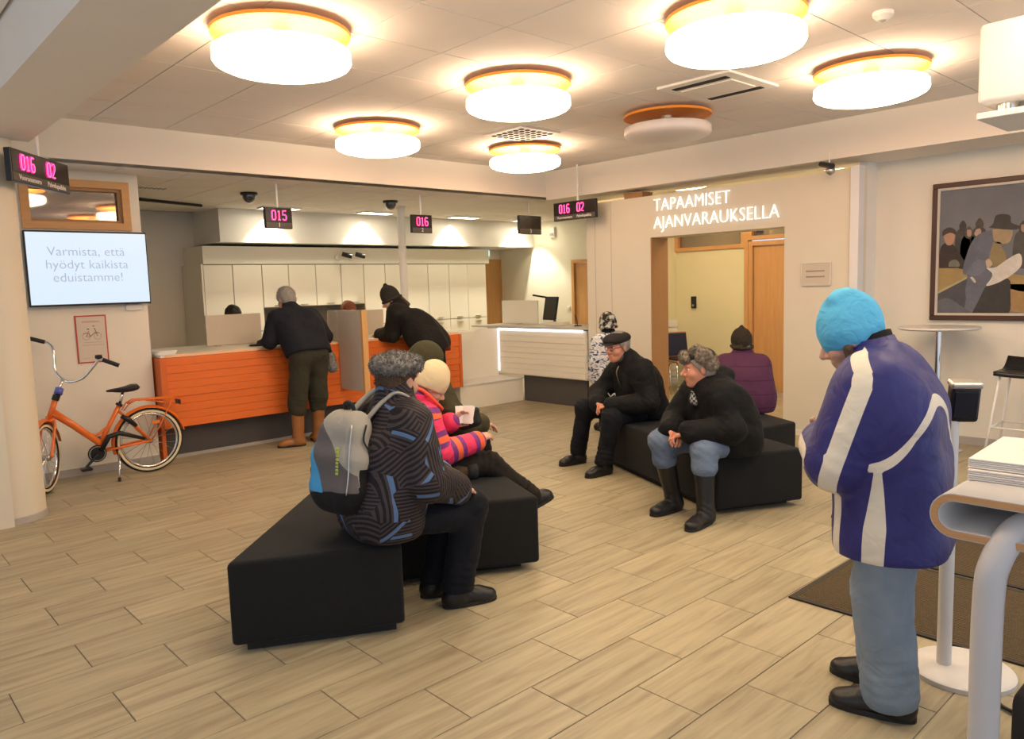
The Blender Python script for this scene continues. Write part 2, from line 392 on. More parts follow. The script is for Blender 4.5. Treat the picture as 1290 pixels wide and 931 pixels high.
# ------------------------------------------------------------------ round ceiling lamps
M_DIFF = mat('lamp_diffuser_lit', (0.9, 0.88, 0.84), 0.5, 0.0, emit=LAMP_C, estr=LAMP_L)
M_DIFFOFF = mat('lamp_diffuser_unlit', (0.78, 0.74, 0.72), 0.4, 0.02)
M_LORANGE = mat('lamp_orange_plate', (0.85, 0.30, 0.03), 0.5, 0.04)
def lamp(loc, lit, label):
    t = thing('ceiling_lamp', loc, label, 'ceiling lamp', 'round ceiling lamps with orange plates')
    x, y, z = loc
    o = MB().lathe([(0.05, 0.0), (0.05, -0.14)], loc, 20).out('stem', M_STEEL, t); autosmooth(o)
    o = MB().lathe([(0.0, -0.026), (0.365, -0.028), (0.375, -0.032), (0.375, -0.050), (0.370, -0.052), (0.365, -0.040), (0.0, -0.039)], loc, 40).out('orange_plate', M_LORANGE, t); autosmooth(o)
    pr = [(0.0, -0.125), (0.335, -0.125), (0.360, -0.129), (0.371, -0.139), (0.373, -0.188)]
    pr += [(0.369*math.cos(a)+.004, -0.188-0.07*math.sin(a)) for a in (0.25, .5, .8, 1.1, 1.4)]+[(0.0, -0.260)]
    o = MB().lathe(pr[::-1], loc, 40).out('diffuser', M_DIFF if lit else M_DIFFOFF, t); autosmooth(o, 60)
    return t
LAMPS = [((2.02, 3.94), 'lit round ceiling lamp nearest the deep left beam'),
 ((3.80, 5.76), 'lit round lamp over the counter end, leftmost of the far row'),
 ((3.77, 3.95), 'lit round lamp in the middle of the main ceiling'),
 ((5.56, 5.75), 'small-looking lit round lamp beside the square perforated air vent'),
 ((3.77, 2.27), 'large lit round lamp cut by the top edge, right of centre'),
 ((5.47, 2.26), 'lit round lamp at far right, before the beam'),
 ((5.46, 3.92), 'unlit round ceiling lamp with dull orange plate'),
 ((2.02, 2.25), 'round ceiling lamp added out of view above the near end of the seating'),  # this and the next three extend the grid unseen, added for their light
 ((2.02, 0.55), 'round ceiling lamp added out of view above the entrance side'),
 ((3.77, 0.55), 'round ceiling lamp added out of view above the writing table'),
 ((5.47, 0.55), 'round ceiling lamp added out of view above the entrance mat')]
for (x, y), lab in LAMPS: lamp((x*1.03, y*1.03, CEIL), 'unlit' not in lab, lab)
for (x, y), lab in [((8.5, 5.87), 'lit corridor lamp seen through the gap above the appointment sign'), ((8.42, 3.95), 'lit corridor lamp seen through the gap at the partition end')]:
    lamp((x, y, CEIL-.02), True, lab)
# ------------------------------------------------------------------ ceiling fittings
v = thing('air_vent', (5.24, 5.45, CEIL), 'square perforated air vent with round holes in the ceiling', 'air vent')
box('vent_plate', (4.98, 5.19, CEIL-.012), (5.50, 5.71, CEIL-.001), M_WHITE, v, .003)
for i in range(6):
    for j in range(6):
        o = MB().lathe([(0.0, -.004), (.024, -.004), (.029, 0), (.024, .002)], (5.05+.076*i, 5.26+.076*j, CEIL-.013), 12).out('vent_hole', M_DARK, v)
v = thing('air_vent', (5.22, 3.29, CEIL), 'square cassette air vent with two long slots', 'air vent')
box('vent_plate', (4.88, 2.98, CEIL-.02), (5.57, 3.60, CEIL-.001), M_WHITE, v, .006)
box('vent_panel', (5.06, 3.07, CEIL-.03), (5.39, 3.51, CEIL-.02), M_CTILE, v, .004)
for xx in (4.96, 5.44): box('vent_slot', (xx, 3.06, CEIL-.024), (xx+.06, 3.52, CEIL-.019), M_DARK, v)
v = thing('smoke_detector', (4.58, 1.83, CEIL), 'small white smoke detector on the ceiling', 'smoke detector')
autosmooth(MB().lathe([(0, -.045), (.03, -.045), (.045, -.03), (.055, -.02), (.055, 0)], (4.58, 1.83, CEIL), 24).out('housing', M_WHITE, v))
MB().lathe([(0, -.05), (.012, -.05), (.016, -.044)], (4.58, 1.83, CEIL), 12).out('sensor', M_BASE, v)
def dome(loc, lab):
    t = thing('dome_camera', loc, lab, 'security camera', 'black dome cameras under the office ceiling')
    x, y, z = loc
    autosmooth(MB().lathe([(0.0, -.03), (.085, -.03), (.095, -.02), (.095, 0)], loc, 24).out('mount', M_BLACKP, t))
    autosmooth(MB().lathe([(0.0, -.115), (.03, -.11), (.055, -.09), (.07, -.06), (.072, -.03)], loc, 24).out('dome', M_GLASS, t), 60)
dome((3.81, 8.43, LOWC), 'black dome camera beside the 015 display'); dome((5.66, 8.36, LOWC), 'black dome camera left of the 016 display')
g = thing('ceiling_grille', (2.8, 8.5, LOWC), 'narrow grey grille in the office ceiling by the television wall', 'grille')
box('grille_frame', (2.66, 8.42, LOWC-.006), (2.95, 8.58, LOWC), M_WHITE, g)
for i in range(6): box('slat', (2.68+.045*i, 8.44, LOWC-.012), (2.70+.045*i, 8.56, LOWC-.006), M_BASE, g)
g = thing('ceiling_track', (3.0, 9.5, LOWC), 'thin black bent track on the office ceiling', 'track')
MB().tube([(2.72, 8.95, LOWC-.02), (2.9, 9.4, LOWC-.02), (3.78, 9.75, LOWC-.02)], .018, 6).out('rail', M_BLACKP, g)
MB().tube([(2.9, 9.4, LOWC-.0), (2.9, 9.4, LOWC-.02)], .01, 6).out('bracket', M_BLACKP, g)
# downlights washing the bulkhead
M_DLIT = mat('downlight_glow', (1, .95, .85), .5, 0, emit=(1.0, .9, .7), estr=14)
DLX = [4.80, 6.30, 7.97, 9.45]
for i, x in enumerate(DLX):
    y = 9.97
    t = thing('downlight', (x, y, LOWC), ['recessed downlight washing the bulkhead, leftmost', 'recessed downlight left of the 016 display pole', 'recessed downlight right of the 016 display pole', 'recessed downlight near the blank display, rightmost'][i], 'downlight', 'downlights above the bulkhead')
    autosmooth(MB().lathe([(.05, -.006), (.075, -.008), (.08, 0)], (x, y, LOWC), 20).out('ring', M_STEEL, t))
    MB().lathe([(0, -.004), (.05, -.004), (.05, -.002)], (x, y, LOWC), 16).out('lens', M_DLIT, t)
    ld = bpy.data.lights.new('downlight_lamp', 'SPOT'); ld.energy = 135; ld.color = (1.0, .90, .70); ld.spot_size = math.radians(95); ld.spot_blend = .35; ld.shadow_soft_size = .03
    lo = bpy.data.objects.new('downlight_lamp', ld); col.objects.link(lo); lo.parent = t; lo.location = (0, 0, -.02)
# office ceiling panels that light the staff side (above, behind the beam)
M_PANEL = mat('office_light_panel', (.9, .9, .85), .5, 0, emit=OFFICE_C, estr=24.0)
for i, (x, y) in enumerate([(4.80, 9.70), (6.30, 9.70), (7.97, 9.70), (9.40, 9.70)]):
    t = thing('wall_washer', (x, y, LOWC), ['flush ceiling light before the bulkhead, leftmost of four', 'flush ceiling light before the bulkhead, left of the slim post', 'flush ceiling light before the bulkhead, right of the slim post', 'flush ceiling light before the bulkhead, rightmost of four'][i], 'ceiling light', 'flush lights before the bulkhead')
    o = MB(); o.box(x-.27, x+.27, y-.11, y-.09, LOWC-.02, LOWC); o.box(x-.27, x+.27, y+.09, y+.11, LOWC-.02, LOWC); o.box(x-.27, x-.25, y-.09, y+.09, LOWC-.02, LOWC); o.box(x+.25, x+.27, y-.09, y+.09, LOWC-.02, LOWC); o.out('panel_frame', M_WHITE, t)
    box('panel_diffuser', (x-.25, y-.09, LOWC-.012), (x+.25, y+.09, LOWC-.004), M_PANEL, t)
# ------------------------------------------------------------------ LED queue displays
M_LED = mat('led_pink', (0.9, 0.02, 0.2), 0.5, 0, emit=(1.0, 0.03, 0.25), estr=1.6)
M_LEDC = mat('led_core', (1, .2, .5), .5, 0, emit=(1.0, 0.16, 0.42), estr=1.5)
M_DISP = mat('display_face', (0.028, 0.018, 0.018), 0.18, 0.1, spec=.6)
M_DISPG = mat('display_caption_strip', (0.10, 0.085, 0.075), 0.35)
M_CAPT = mat('caption_white', (.85, .82, .78), .5, 0)
STROKE = {'0': [[(0, .15), (0, .85), (.2, 1), (.8, 1), (1, .85), (1, .15), (.8, 0), (.2, 0), (0, .15)]],
 '1': [[(.2, .85), (.5, 1), (.5, 0)], [(.2, 0), (.8, 0)]],
 '5': [[(.95, 1), (.05, 1), (.05, .55), (.7, .58), (1, .42), (1, .15), (.8, 0), (.2, 0), (0, .12)]],
 '6': [[(.95, .95), (.75, 1), (.2, 1), (0, .82), (0, .15), (.2, 0), (.8, 0), (1, .15), (1, .42), (.8, .55), (.05, .5)]],
 '2': [[(0, .85), (.2, 1), (.8, 1), (1, .85), (1, .6), (0, .0), (1, 0)]]}
def led_sign(loc, xdir, W, Hh, groups, label, caps=(), rodtop=None, digit=None, thick=.045):
    """loc = centre of the front face; xdir = reading direction; normal points at the viewer."""
    xd = Vector(xdir).normalized(); zd = Vector((0, 0, 1)); nd = xd.cross(zd); c = Vector(loc)
    t = thing('queue_display', (c.x, c.y, c.z), label, 'display sign', 'hanging queue number displays')
    Mx = Matrix((xd, -nd, zd)).transposed().to_4x4(); Mx.translation = c
    MB().box(-W/2, W/2, 0, thick, -Hh/2, Hh/2, .004, 1, M=Mx).out('housing', M_BLACKP, t)
    zc = -Hh/2+Hh*.30
    MB().box(-W/2+.008, W/2-.008, -.003, .002, zc, Hh/2-.008, M=Mx).out('face', M_DISP, t)
    MB().box(-W/2+.008, W/2-.008, -.003, .002, -Hh/2+.008, zc-.004, M=Mx).out('caption_strip', M_DISPG, t)
    zm = (zc+Hh/2-.008)/2; dh = (Hh/2-.008-zc)*.66; dw = dh*.42
    for gx, s in groups:
        n = len(s)
        for k, ch in enumerate(s):
            x0 = gx*W+(k-(n-1)/2)*dw*1.5-dw/2
            mb = MB(); mc = MB()
            for st in STROKE[ch]:
                P = [(c+xd*(x0+u*dw)+zd*(zm-dh/2+v*dh)+nd*.006) for u, v in st]
                mb.tube(P, dh*.085, 6); mc.tube([p+nd*dh*.05 for p in P], dh*.05, 6)
            o = mb.out('digit', M_LED, t); mc.out('digit_core', M_LEDC, o)
    for cx, s, size in caps:
        text('caption', s, size, M_CAPT, c+xd*(cx*W)+zd*((zc-.004-Hh/2+.008)/2)+nd*.005, xd, parent=t, extrude=.001, bold=.0006)
    if rodtop:
        r = Vector(rodtop[0]); MB().tube([r, Vector((r.x, r.y, rodtop[1]))], .012, 8).out('rod', M_WHITE, t)
    return t
led_sign((3.745, 7.6, 2.385), (1, 0, 0), .30, .215, [(0, '015')], 'small hanging display reading 015 above the person in navy', [(0, '1', .062)], ((3.745, 7.625, 2.49), LOWC))
led_sign((5.59, 7.6, 2.385), (1, 0, 0), .30, .215, [(0, '016')], 'small hanging display reading 016 above the person leaning over the counter', [(0, '2', .062)], ((5.59, 7.625, 2.49), LOWC))
led_sign((7.42, 7.6, 2.43), (1, 0, 0), .42, .25, [], 'blank dark hanging display near the white counter', [(0, '3', .075)], ((7.42, 7.625, 2.55), LOWC))
led_sign((7.10, 6.50, 2.515), (0, -1, 0), .70, .225, [(-.22, '016'), (.16, '02')], 'hanging display reading 016 02 at the beam corner', [(-.22, 'Vuoronumero', .045), (.24, 'Palvelupaikka', .045)], ((7.12, 6.45, 2.62), CEIL))
xd = Vector((1.62-1.13, 6.80-6.18, 0)).normalized()
led_sign((1.375, 6.49, 2.53), xd, .79, .225, [(-.26, '016'), (.14, '02')], 'hanging display reading 016 02 in front of the rounded pillar', [(-.22, 'Vuoronumero', .05), (.24, 'Palvelupaikka', .05)], ((1.36, 6.50, 2.64), CEIL))
# ------------------------------------------------------------------ television, poster
tv = thing('television', (1.99, 7.75, 1.55), 'wall television showing grey text on a pale screen', 'television')
box('bezel', (1.435, 7.66, 1.545), (2.43, 7.70, 2.205), M_BLACKP, tv, .006)
box('wall_mount', (1.8, 7.70, 1.75), (2.2, 7.748, 2.0), M_DARK, tv)
M_SCR = mat('screen_pale', (.05, .05, .05), .25, 0.0, emit=(.70, .83, .95), estr=1.0)
box('screen', (1.447, 7.656, 1.562), (2.418, 7.661, 2.190), M_SCR, tv)
M_SCRT = mat('screen_text', (.2, .2, .25), .5, 0, emit=(.27, .31, .47), estr=1.0)
for k, line in enumerate(('Varmista, että', 'hyödyt kaikista', 'eduistamme!')): text('text_line', line, .112, M_SCRT, (1.915, 7.654, 2.022-.114*k), (1, 0, 0), parent=tv, extrude=.0005, bold=-.0012)
t = thing('wall_socket_box', (2.3, 7.75, 1.5), 'small white box on the wall under the television', 'wall box')
box('cover', (2.22, 7.72, 1.485), (2.36, 7.75, 1.54), M_WHITE, t, .004); box('plate', (2.25, 7.717, 1.50), (2.33, 7.72, 1.525), M_LAM, t)
t = thing('wall_sign', (2.45, 7.8, 2.1), 'small orange tab at the television wall edge', 'sign')
box('tab', (2.422, 7.77, 2.03), (2.44, 7.90, 2.16), mat('tab_orange', (.75, .33, .12), .6), t, .002); box('tab_base', (2.42, 7.80, 2.05), (2.423, 7.87, 2.14), M_WHITE, t)
po = thing('poster', (1.915, 7.75, 1.24), 'red-bordered bicycle poster on the wall under the television', 'poster')
M_RED = mat('poster_red', (.52, .07, .05), .6); M_PAPER = mat('poster_paper', (.66, .58, .50), .6, .03)
box('border', (1.785, 7.742, 1.02), (2.045, 7.749, 1.455), M_RED, po); box('sheet', (1.797, 7.739, 1.032), (2.033, 7.743, 1.443), M_PAPER, po)
M_PRINT = mat('poster_print', (.36, .16, .12), .7); M_PRINTG = mat('poster_grey', (.40, .35, .30), .7)
def ring(c, r, w, n=24):
    mb = MB(); V = []; F = []
    for i in range(n):
        a = 2*math.pi*i/n
        for q in (r-w, r+w): V.append((c[0]+q*math.cos(a), c[1], c[2]+q*math.sin(a)))
    for i in range(n):
        j = (i+1) % n; F.append((2*i, 2*i+1, 2*j+1, 2*j))
    return mb.add(V, F)
for cx in (1.868, 1.964): ring((cx, 7.7382, 1.262), .03, .0022).out('drawn_wheel', M_PRINTG, po)
mb = MB(); y = 7.738
for a, b in [((1.868, 1.262), (1.905, 1.262)), ((1.905, 1.262), (1.945, 1.30)), ((1.868, 1.262), (1.888, 1.295)), ((1.888, 1.31), (1.905, 1.262)), ((1.845, 1.292), (1.885, 1.295)), ((1.945, 1.295), (1.975, 1.295)), ((1.964, 1.262), (1.94, 1.34))]:
    mb.tube([(a[0], y, a[1]), (b[0], y, b[1])], .0025, 4)
mb.out('drawn_frame', M_PRINT, po)
mb = MB(); mb.box(1.878, 1.896, 7.7375, 7.739, 1.325, 1.333); mb.box(1.925, 1.942, 7.7375, 7.739, 1.352, 1.358); mb.out('drawn_saddle', M_DARK, po)
mb = MB(); mb.box(1.84, 1.985, 7.738, 7.739, 1.388, 1.404); mb.out('heading_print', mat('poster_heading', (.62, .40, .33), .7), po)
for k, (z, x0, x1) in enumerate([(1.205, 1.84, 2.0), (1.18, 1.83, 2.01), (1.06, 1.83, 1.88)]): box('text_line', (x0, 7.738, z), (x1, 7.739, z+.006), mat('poster_line', (.52, .44, .37), .7), po)
# ------------------------------------------------------------------ orange counter
oc = thing('orange_counter', (4.3, 7.7, 0), 'long reception counter with orange grooved front', 'counter')
box('carcass', (2.50, 7.66, .33), (6.08, 8.25, 1.00), M_ORANGED, oc)
nsl = 9; zs = np.linspace(.335, 1.015, nsl+1)
for k in range(nsl):
    dy = [0, .006, .002, .008, .0, .005, .009, .003, .006][k]
    MB().box(2.50, 6.12, 7.60+dy, 7.665, zs[k]+.0006, zs[k+1]-.0006, .004, 2).out('front_slat', M_ORANGE, oc)
box('end_panel', (2.44, 7.595, 0.335), (2.50, 8.25, 1.016), M_ORANGED, oc, .002)
box('end_panel', (6.09, 7.592, 0.335), (6.13, 8.25, 1.016), M_ORANGED, oc, .002)
box('end_foot', (2.455, 7.74, 0), (2.49, 8.2, .335), M_ORANGE, oc)
box('kick_plate', (2.50, 7.82, 0), (6.13, 7.85, .34), M_KICK, oc)
box('skirting', (2.50, 7.80, 0), (6.13, 7.82, .03), M_BASE, oc)
wtop = thing('worktop', (4.3, 8.0, 1.0), 'pale worktop running along the orange counter', 'worktop')
box('slab', (2.46, 7.63, 1.017), (6.40, 8.75, 1.045), M_LAM, wtop, .004)
box('edge', (2.50, 7.622, 1.018), (6.10, 7.63, 1.044), mat('worktop_edge', (.9, .55, .3), .4), wtop)
# white bench corner + white counter with light strip
wb = thing('white_corner_bench', (6.8, 7.9, 0), 'low white ledge joining the orange and white counters', 'bench')
box('body', (6.20, 7.75, 0), (7.335, 8.22, .315), M_LAM, wb, .004); box('top', (6.14, 7.735, .315), (7.338, 8.24, .335), M_WHITE, wb, .004)
box('back_panel', (6.14, 8.19, .335), (7.28, 8.26, 1.015), M_LAM, wb, .003)
wc = thing('white_counter', (7.5, 7.3, 0), 'white counter with grooved front and light strip', 'counter')
box('carcass', (7.34, 6.55, .36), (7.95, 8.25, 1.0), M_LAM, wc)
zs = np.linspace(.375, .985, 9)
for k in range(8):
    dx = [0, .006, .002, .009, .003, .007, .001, .005][k]
    MB().box(7.285+dx, 7.345, 6.54, 8.19, zs[k]+.0006, zs[k+1]-.0006, .005, 2).out('front_slat', M_LAM, wc)
box('kick_plate', (7.36, 6.57, 0), (7.40, 7.75, .37), M_KICK, wc)
box('worktop', (7.26, 6.52, 1.02), (8.0, 8.75, 1.045), M_STEEL if False else mat('grey_top', (.55, .52, .48), .4), wc, .003)
M_STRIP = mat('led_strip_white', (1, 1, 1), .5, 0, emit=(.86, .88, 1.0), estr=2.6)
box('light_strip', (7.275, 6.56, .992), (7.292, 8.18, 1.016), M_STRIP, wc); box('light_strip', (7.27, 8.165, .40), (7.283, 8.185, .99), mat('led_strip_soft', (1, 1, 1), .5, 0, emit=(.8, .84, 1.0), estr=.9), wc)
# counter dividers
dv = thing('counter_divider', (4.38, 7.45, .5), 'felt privacy divider with oak edge standing out from the orange counter', 'divider')
box('felt_panel', (4.36, 7.12, .52), (4.40, 7.588, 1.395), M_FELT, dv, .003); box('felt_panel', (4.36, 7.588, 1.05), (4.40, 7.80, 1.395), M_FELT, dv, .003); box('oak_edge', (4.358, 7.075, .50), (4.425, 7.118, 1.40), M_WOOD, dv, .003)
box('back_panel', (4.402, 7.12, .52), (4.422, 7.588, 1.395), M_SCREENP, dv)
box('bracket', (4.37, 7.62, 1.046), (4.41, 7.79, 1.05), M_STEEL, dv)
for x0, x1, y, lab, z1 in [(3.21, 3.84, 8.4, 'beige desk screen in front of the left clerk', 1.385), (4.70, 5.50, 8.4, 'beige desk screen beside the felt divider', 1.36)]:
    t = thing('desk_screen', ((x0+x1)/2, y, 1.045), lab, 'desk screen', 'beige desk screens on the worktop')
    box('panel', (x0, y, 1.05), (x1, y+.025, z1), M_SCREENP, t, .004)
    for xx in (x0+.08, x1-.14): box('foot', (xx, y-.05, 1.045), (xx+.06, y+.08, 1.055), M_STEEL, t, .002)
t = thing('desk_screen', (7.8, 8.25, 1.045), 'cream desk screen on the white counter', 'desk screen', 'beige desk screens on the worktop')
box('panel', (7.78, 7.88, 1.05), (7.81, 8.64, 1.39), M_CAB, t, .004); box('foot', (7.72, 8.2, 1.045), (7.88, 8.26, 1.055), M_STEEL, t)
t = thing('monitor', (7.95, 7.7, 1.045), 'black computer monitor seen from the side on the white counter', 'monitor')
Mm = Matrix.Translation((7.93, 7.80, 1.25)) @ Matrix.Rotation(math.radians(-14), 4, 'Z') @ Matrix.Rotation(math.radians(10), 4, 'Y')
MB().box(-.02, .02, -.22, .10, -.15, .19, .008, 2, M=Mm).out('panel', M_BLACKP, t)
MB().box(-.24, .0, .06, .10, .165, .19, .004, 1, M=Mm).out('top_hood', M_BLACKP, t)
MB().tube([(7.99, 7.72, 1.05), (7.96, 7.74, 1.18)], .02, 8).out('stand', M_BLACKP, t); MB().lathe([(.10, 0), (.10, .012), (.03, .02)], (7.99, 7.72, 1.045), 20).out('foot', M_BLACKP, t)
t = thing('card_tray', (7.85, 7.5, 1.045), 'low cream tray on the white counter beside the monitor', 'tray')
mb = MB(); mb.box(7.70, 7.90, 7.36, 7.66, 1.046, 1.052); mb.box(7.70, 7.71, 7.36, 7.66, 1.052, 1.085); mb.box(7.89, 7.90, 7.36, 7.66, 1.052, 1.085); mb.box(7.71, 7.89, 7.36, 7.37, 1.052, 1.085); mb.box(7.71, 7.89, 7.65, 7.66, 1.052, 1.085); mb.out('tray_body', M_CAB, t); box('papers', (7.72, 7.38, 1.053), (7.88, 7.64, 1.07), M_WHITE, t)
t = thing('cloth_hat', (3.72, 8.1, 1.045), 'flat black cap lying on the worktop beside the person in navy', 'cap')
autosmooth(MB().lathe([(0, .075), (.08, .07), (.135, .045), (.15, .012), (.14, 0)], (3.74, 7.98, 1.046), 24).out('crown', M_DARK, t), 60)
o = MB().lathe([(0, .02), (.09, .016), (.1, .006), (.09, 0)], (3.58, 7.93, 1.046), 20).out('visor', M_DARK, t); autosmooth(o, 60)
t = thing('paper_stack', (2.5, 7.8, 1.045), 'small stack of leaflets on the left end of the worktop', 'papers')
for k in range(4):
    Mm = Matrix.Translation((2.53, 7.80, 1.046+.009*k)) @ Matrix.Rotation(.1*k-.1, 4, 'Z'); MB().box(-.08, .1, -.11, .11, 0, .008, M=Mm).out('leaflet', M_WHITE, t)
t = thing('paper_form', (5.3, 7.9, 1.045), 'white form on the worktop before the leaning person', 'papers')
box('sheet', (5.02, 7.80, 1.046), (5.28, 8.0, 1.049), M_WHITE, t); MB().tube([(5.05, 7.83, 1.054), (5.17, 7.87, 1.054)], .004, 6).out('pen', M_BLACKP, t)
t = thing('desk_phone_cable', (7.6, 6.95, 1.045), 'thin black cable end on the white counter by the far door', 'cable')
MB().tube(bez([(7.7, 7.05, 1.05), (7.62, 6.98, 1.055), (7.58, 6.92, 1.06), (7.6, 6.95, 1.14), (7.63, 7.0, 1.2)]), .006, 6).out('cord', M_BLACKP, t); MB().lathe([(0, .012), (.05, .01), (.06, 0)], (7.6, 6.93, 1.046), 14).out('cable_foot', M_BLACKP, t)
# post behind counter
t = thing('ceiling_post', (6.12, 8.45, 0), 'slim white post rising behind the orange counter', 'post')
autosmooth(MB().lathe([(.052, .03), (.052, LOWC-.03)], (6.14, 8.83, 0), 20).out('shaft', M_WHITE, t)); MB().lathe([(.07, LOWC-.03), (.07, LOWC)], (6.14, 8.83, 0), 20).out('collar', M_WHITE, t); MB().lathe([(.08, 0), (.08, .03)], (6.14, 8.83, 0), 20).out('foot', M_WHITE, t)
# ------------------------------------------------------------------ cupboards
cx = [3.95, 4.35, 4.77, 5.17, 5.60, 6.02, 6.42, 6.81, 7.21, 7.65, 8.09, 8.50, 8.92]
M_NICHE = mat('niche_grey', (.30, .28, .25), .6); M_GAP = mat('cupboard_gap', (.30, .26, .20), .8)
for k in range(12):
    x0, x1 = cx[k], cx[k+1]
    niche = 2 <= k <= 5
    words = ['first', 'second', 'third', 'fourth', 'fifth', 'sixth', 'seventh', 'eighth', 'ninth', 'tenth', 'eleventh', 'twelfth']
    t = thing('cupboard', ((x0+x1)/2, 10.6, 0), 'tall white cupboard behind the counter, %s from the left' % words[k], 'cupboard', 'white cupboards along the back wall')
    body = MB()
    if niche:
        body.box(x0, x1, 10.32, 10.99, 0, .90); body.box(x0, x1, 10.32, 10.99, 1.40, 2.02); body.box(x0, x1, 10.90, 10.99, .90, 1.40)
        body.out('carcass', M_NICHE, t)
        d = box('door', (x0+.006, 10.30, 1.41), (x1-.006, 10.32, 2.005), M_CAB, t, .003); box('handle', (x0+.16, 10.285, 1.43), (x0+.28, 10.30, 1.44), M_STEEL, d)
        d = box('door', (x0+.006, 10.30, .08), (x1-.006, 10.32, .88), M_CAB, t, .003)
    else:
        body.box(x0, x1, 10.32, 10.99, 0, 2.02).out('carcass', M_GAP, t)
        d = box('door', (x0+.006, 10.30, 1.085), (x1-.006, 10.32, 2.005), M_CAB, t, .003)
        if k > 5: box('handle', ((x0+x1)/2-.06, 10.282, 1.11), ((x0+x1)/2+.06, 10.30, 1.12), M_STEEL, d)
        d = box('drawer', (x0+.006, 10.30, .08), (x1-.006, 10.32, 1.075), M_CAB, t, .003)
        if k > 5: box('handle', ((x0+x1)/2-.06, 10.282, 1.02), ((x0+x1)/2+.06, 10.30, 1.03), M_STEEL, d)
        if k == 0: box('side_panel', (x0-.025, 10.30, 0), (x0, 10.99, 2.02), M_CAB, t, .002)
        if k == 0: box('handle', (x0+.02, 10.28, .86), (x0+.05, 10.30, 1.12), M_BLACKP, d)
# wall cameras on the panel above the cupboards
for i, (x, lab) in enumerate([(6.05, 'small wall camera above the cupboards, left of the pair'), (6.28, 'small wall camera above the cupboards, right of the pair')]):
    t = thing('wall_camera', (x, 10.29, 2.14), lab, 'security camera', 'pair of wall cameras above the cupboards')
    autosmooth(MB().lathe([(.055, 0), (.055, .02), (.03, .03)], (x-.07, 10.298, 2.12), 20, axis=(0, -1, 0)).out('mount', M_WHITE, t))
    MB().tube([(x-.07, 10.28, 2.12), (x-.02, 10.2, 2.14)], .015, 8).out('arm', M_WHITE, t)
    MB().tube([(x-.05, 10.2, 2.16), (x+.07, 10.12, 2.12)], .035, 12).out('barrel', M_BLACKP, t)
t = thing('exit_sign', (9.42, 10.9, 2.24), 'small lit blue-green exit sign over the back door', 'sign')
box('sign_box', (9.30, 10.90, 2.16), (9.56, 10.995, 2.30), M_WHITE, t, .003)
box('sign_face', (9.31, 10.895, 2.17), (9.55, 10.90, 2.29), mat('exit_face', (.02, .3, .35), .4, 0, emit=(.02, .42, .55), estr=.9), t)
mb = MB(); M_EX = mat('exit_pictogram', (.9, .95, .95), .4, 0, emit=(.75, .95, 1), estr=1.0)
mb.box(9.50, 9.535, 10.89, 10.896, 2.18, 2.28); mb.lathe([(0, 0), (.011, 0), (.011, .004), (0, .004)], (9.44, 10.893, 2.267), 10, axis=(0, -1, 0))
for a, b in [((9.43, 2.25), (9.42, 2.215)), ((9.42, 2.215), (9.40, 2.18)), ((9.42, 2.215), (9.45, 2.19)), ((9.43, 2.245), (9.40, 2.23)), ((9.43, 2.245), (9.46, 2.235))]: mb.tube([(a[0], 10.893, a[1]), (b[0], 10.893, b[1])], .006, 5)
mb.out('running_figure', M_EX, t)
t = thing('wall_detector', (9.9, 9.55, 2.52), 'small grey detector high on the far office wall', 'detector')
box('body', (9.85, 9.50, 2.44), (9.9, 9.62, 2.62), M_WHITE, t, .006); box('sensor', (9.835, 9.52, 2.47), (9.85, 9.60, 2.52), M_BASE, t, .003)
t = thing('wall_handset', (9.88, 6.6, 1.3), 'small black intercom on the corridor wall', 'intercom')
box('body', (9.865, 6.60, 1.19), (9.898, 6.68, 1.37), M_BLACKP, t, .006); box('button', (9.86, 6.625, 1.22), (9.866, 6.655, 1.25), M_STEEL, t)
t = thing('light_switch', (9.89, 9.22, 1.2), 'small cream light switch beside the far door', 'switch')
box('plate', (9.885, 9.19, 1.15), (9.898, 9.27, 1.23), M_CAB, t, .002); box('rocker', (9.88, 9.21, 1.17), (9.886, 9.25, 1.21), M_WHITE, t, .001)
# ------------------------------------------------------------------ partition signs, picture
M_LET = mat('lit_letters', (.8, .8, .8), .4, 0, emit=(1.0, .98, .96), estr=.8)
t = thing('wall_lettering', (7.33, 4.7, 2.2), 'white lit lettering reading TAPAAMISET AJANVARAUKSELLA', 'sign')
text('letters', 'TAPAAMISET', .205, M_LET, (7.335, 4.97, 2.475), (0, -1, 0), parent=t, extrude=.008, bold=-.0045, sx=.86)
text('letters', 'AJANVARAUKSELLA', .205, M_LET, (7.335, 4.69, 2.275), (0, -1, 0), parent=t, extrude=.008, bold=-.0045, sx=.86)
t = thing('wall_plaque', (7.35, 3.52, 1.63), 'small pale plaque with two faint lines beside the opening', 'plaque')
box('plate', (7.332, 3.37, 1.52), (7.349, 3.67, 1.745), M_SCREENP, t, .003)
mb = MB(); fr_ = [(3.37, 3.375, 1.52, 1.745), (3.665, 3.67, 1.52, 1.745), (3.375, 3.665, 1.52, 1.525), (3.375, 3.665, 1.74, 1.745)]
for y0, y1, z0, z1 in fr_: mb.box(7.326, 7.332, y0, y1, z0, z1)
mb.out('rim', M_WHITE, t)
for z in (1.655, 1.60): box('text_line', (7.330, 3.43, z), (7.3325, 3.62, z+.014), mat('plaque_text', (.34, .29, .24), .6), t)
t = thing('beam_camera', (7.15, 3.35, 2.64), 'small black camera on a clear bracket under the right beam', 'security camera')
MB().tube([(7.18, 3.33, CEIL-.3), (7.18, 3.33, 2.66)], .006, 6).out('rod', M_WHITE, t)
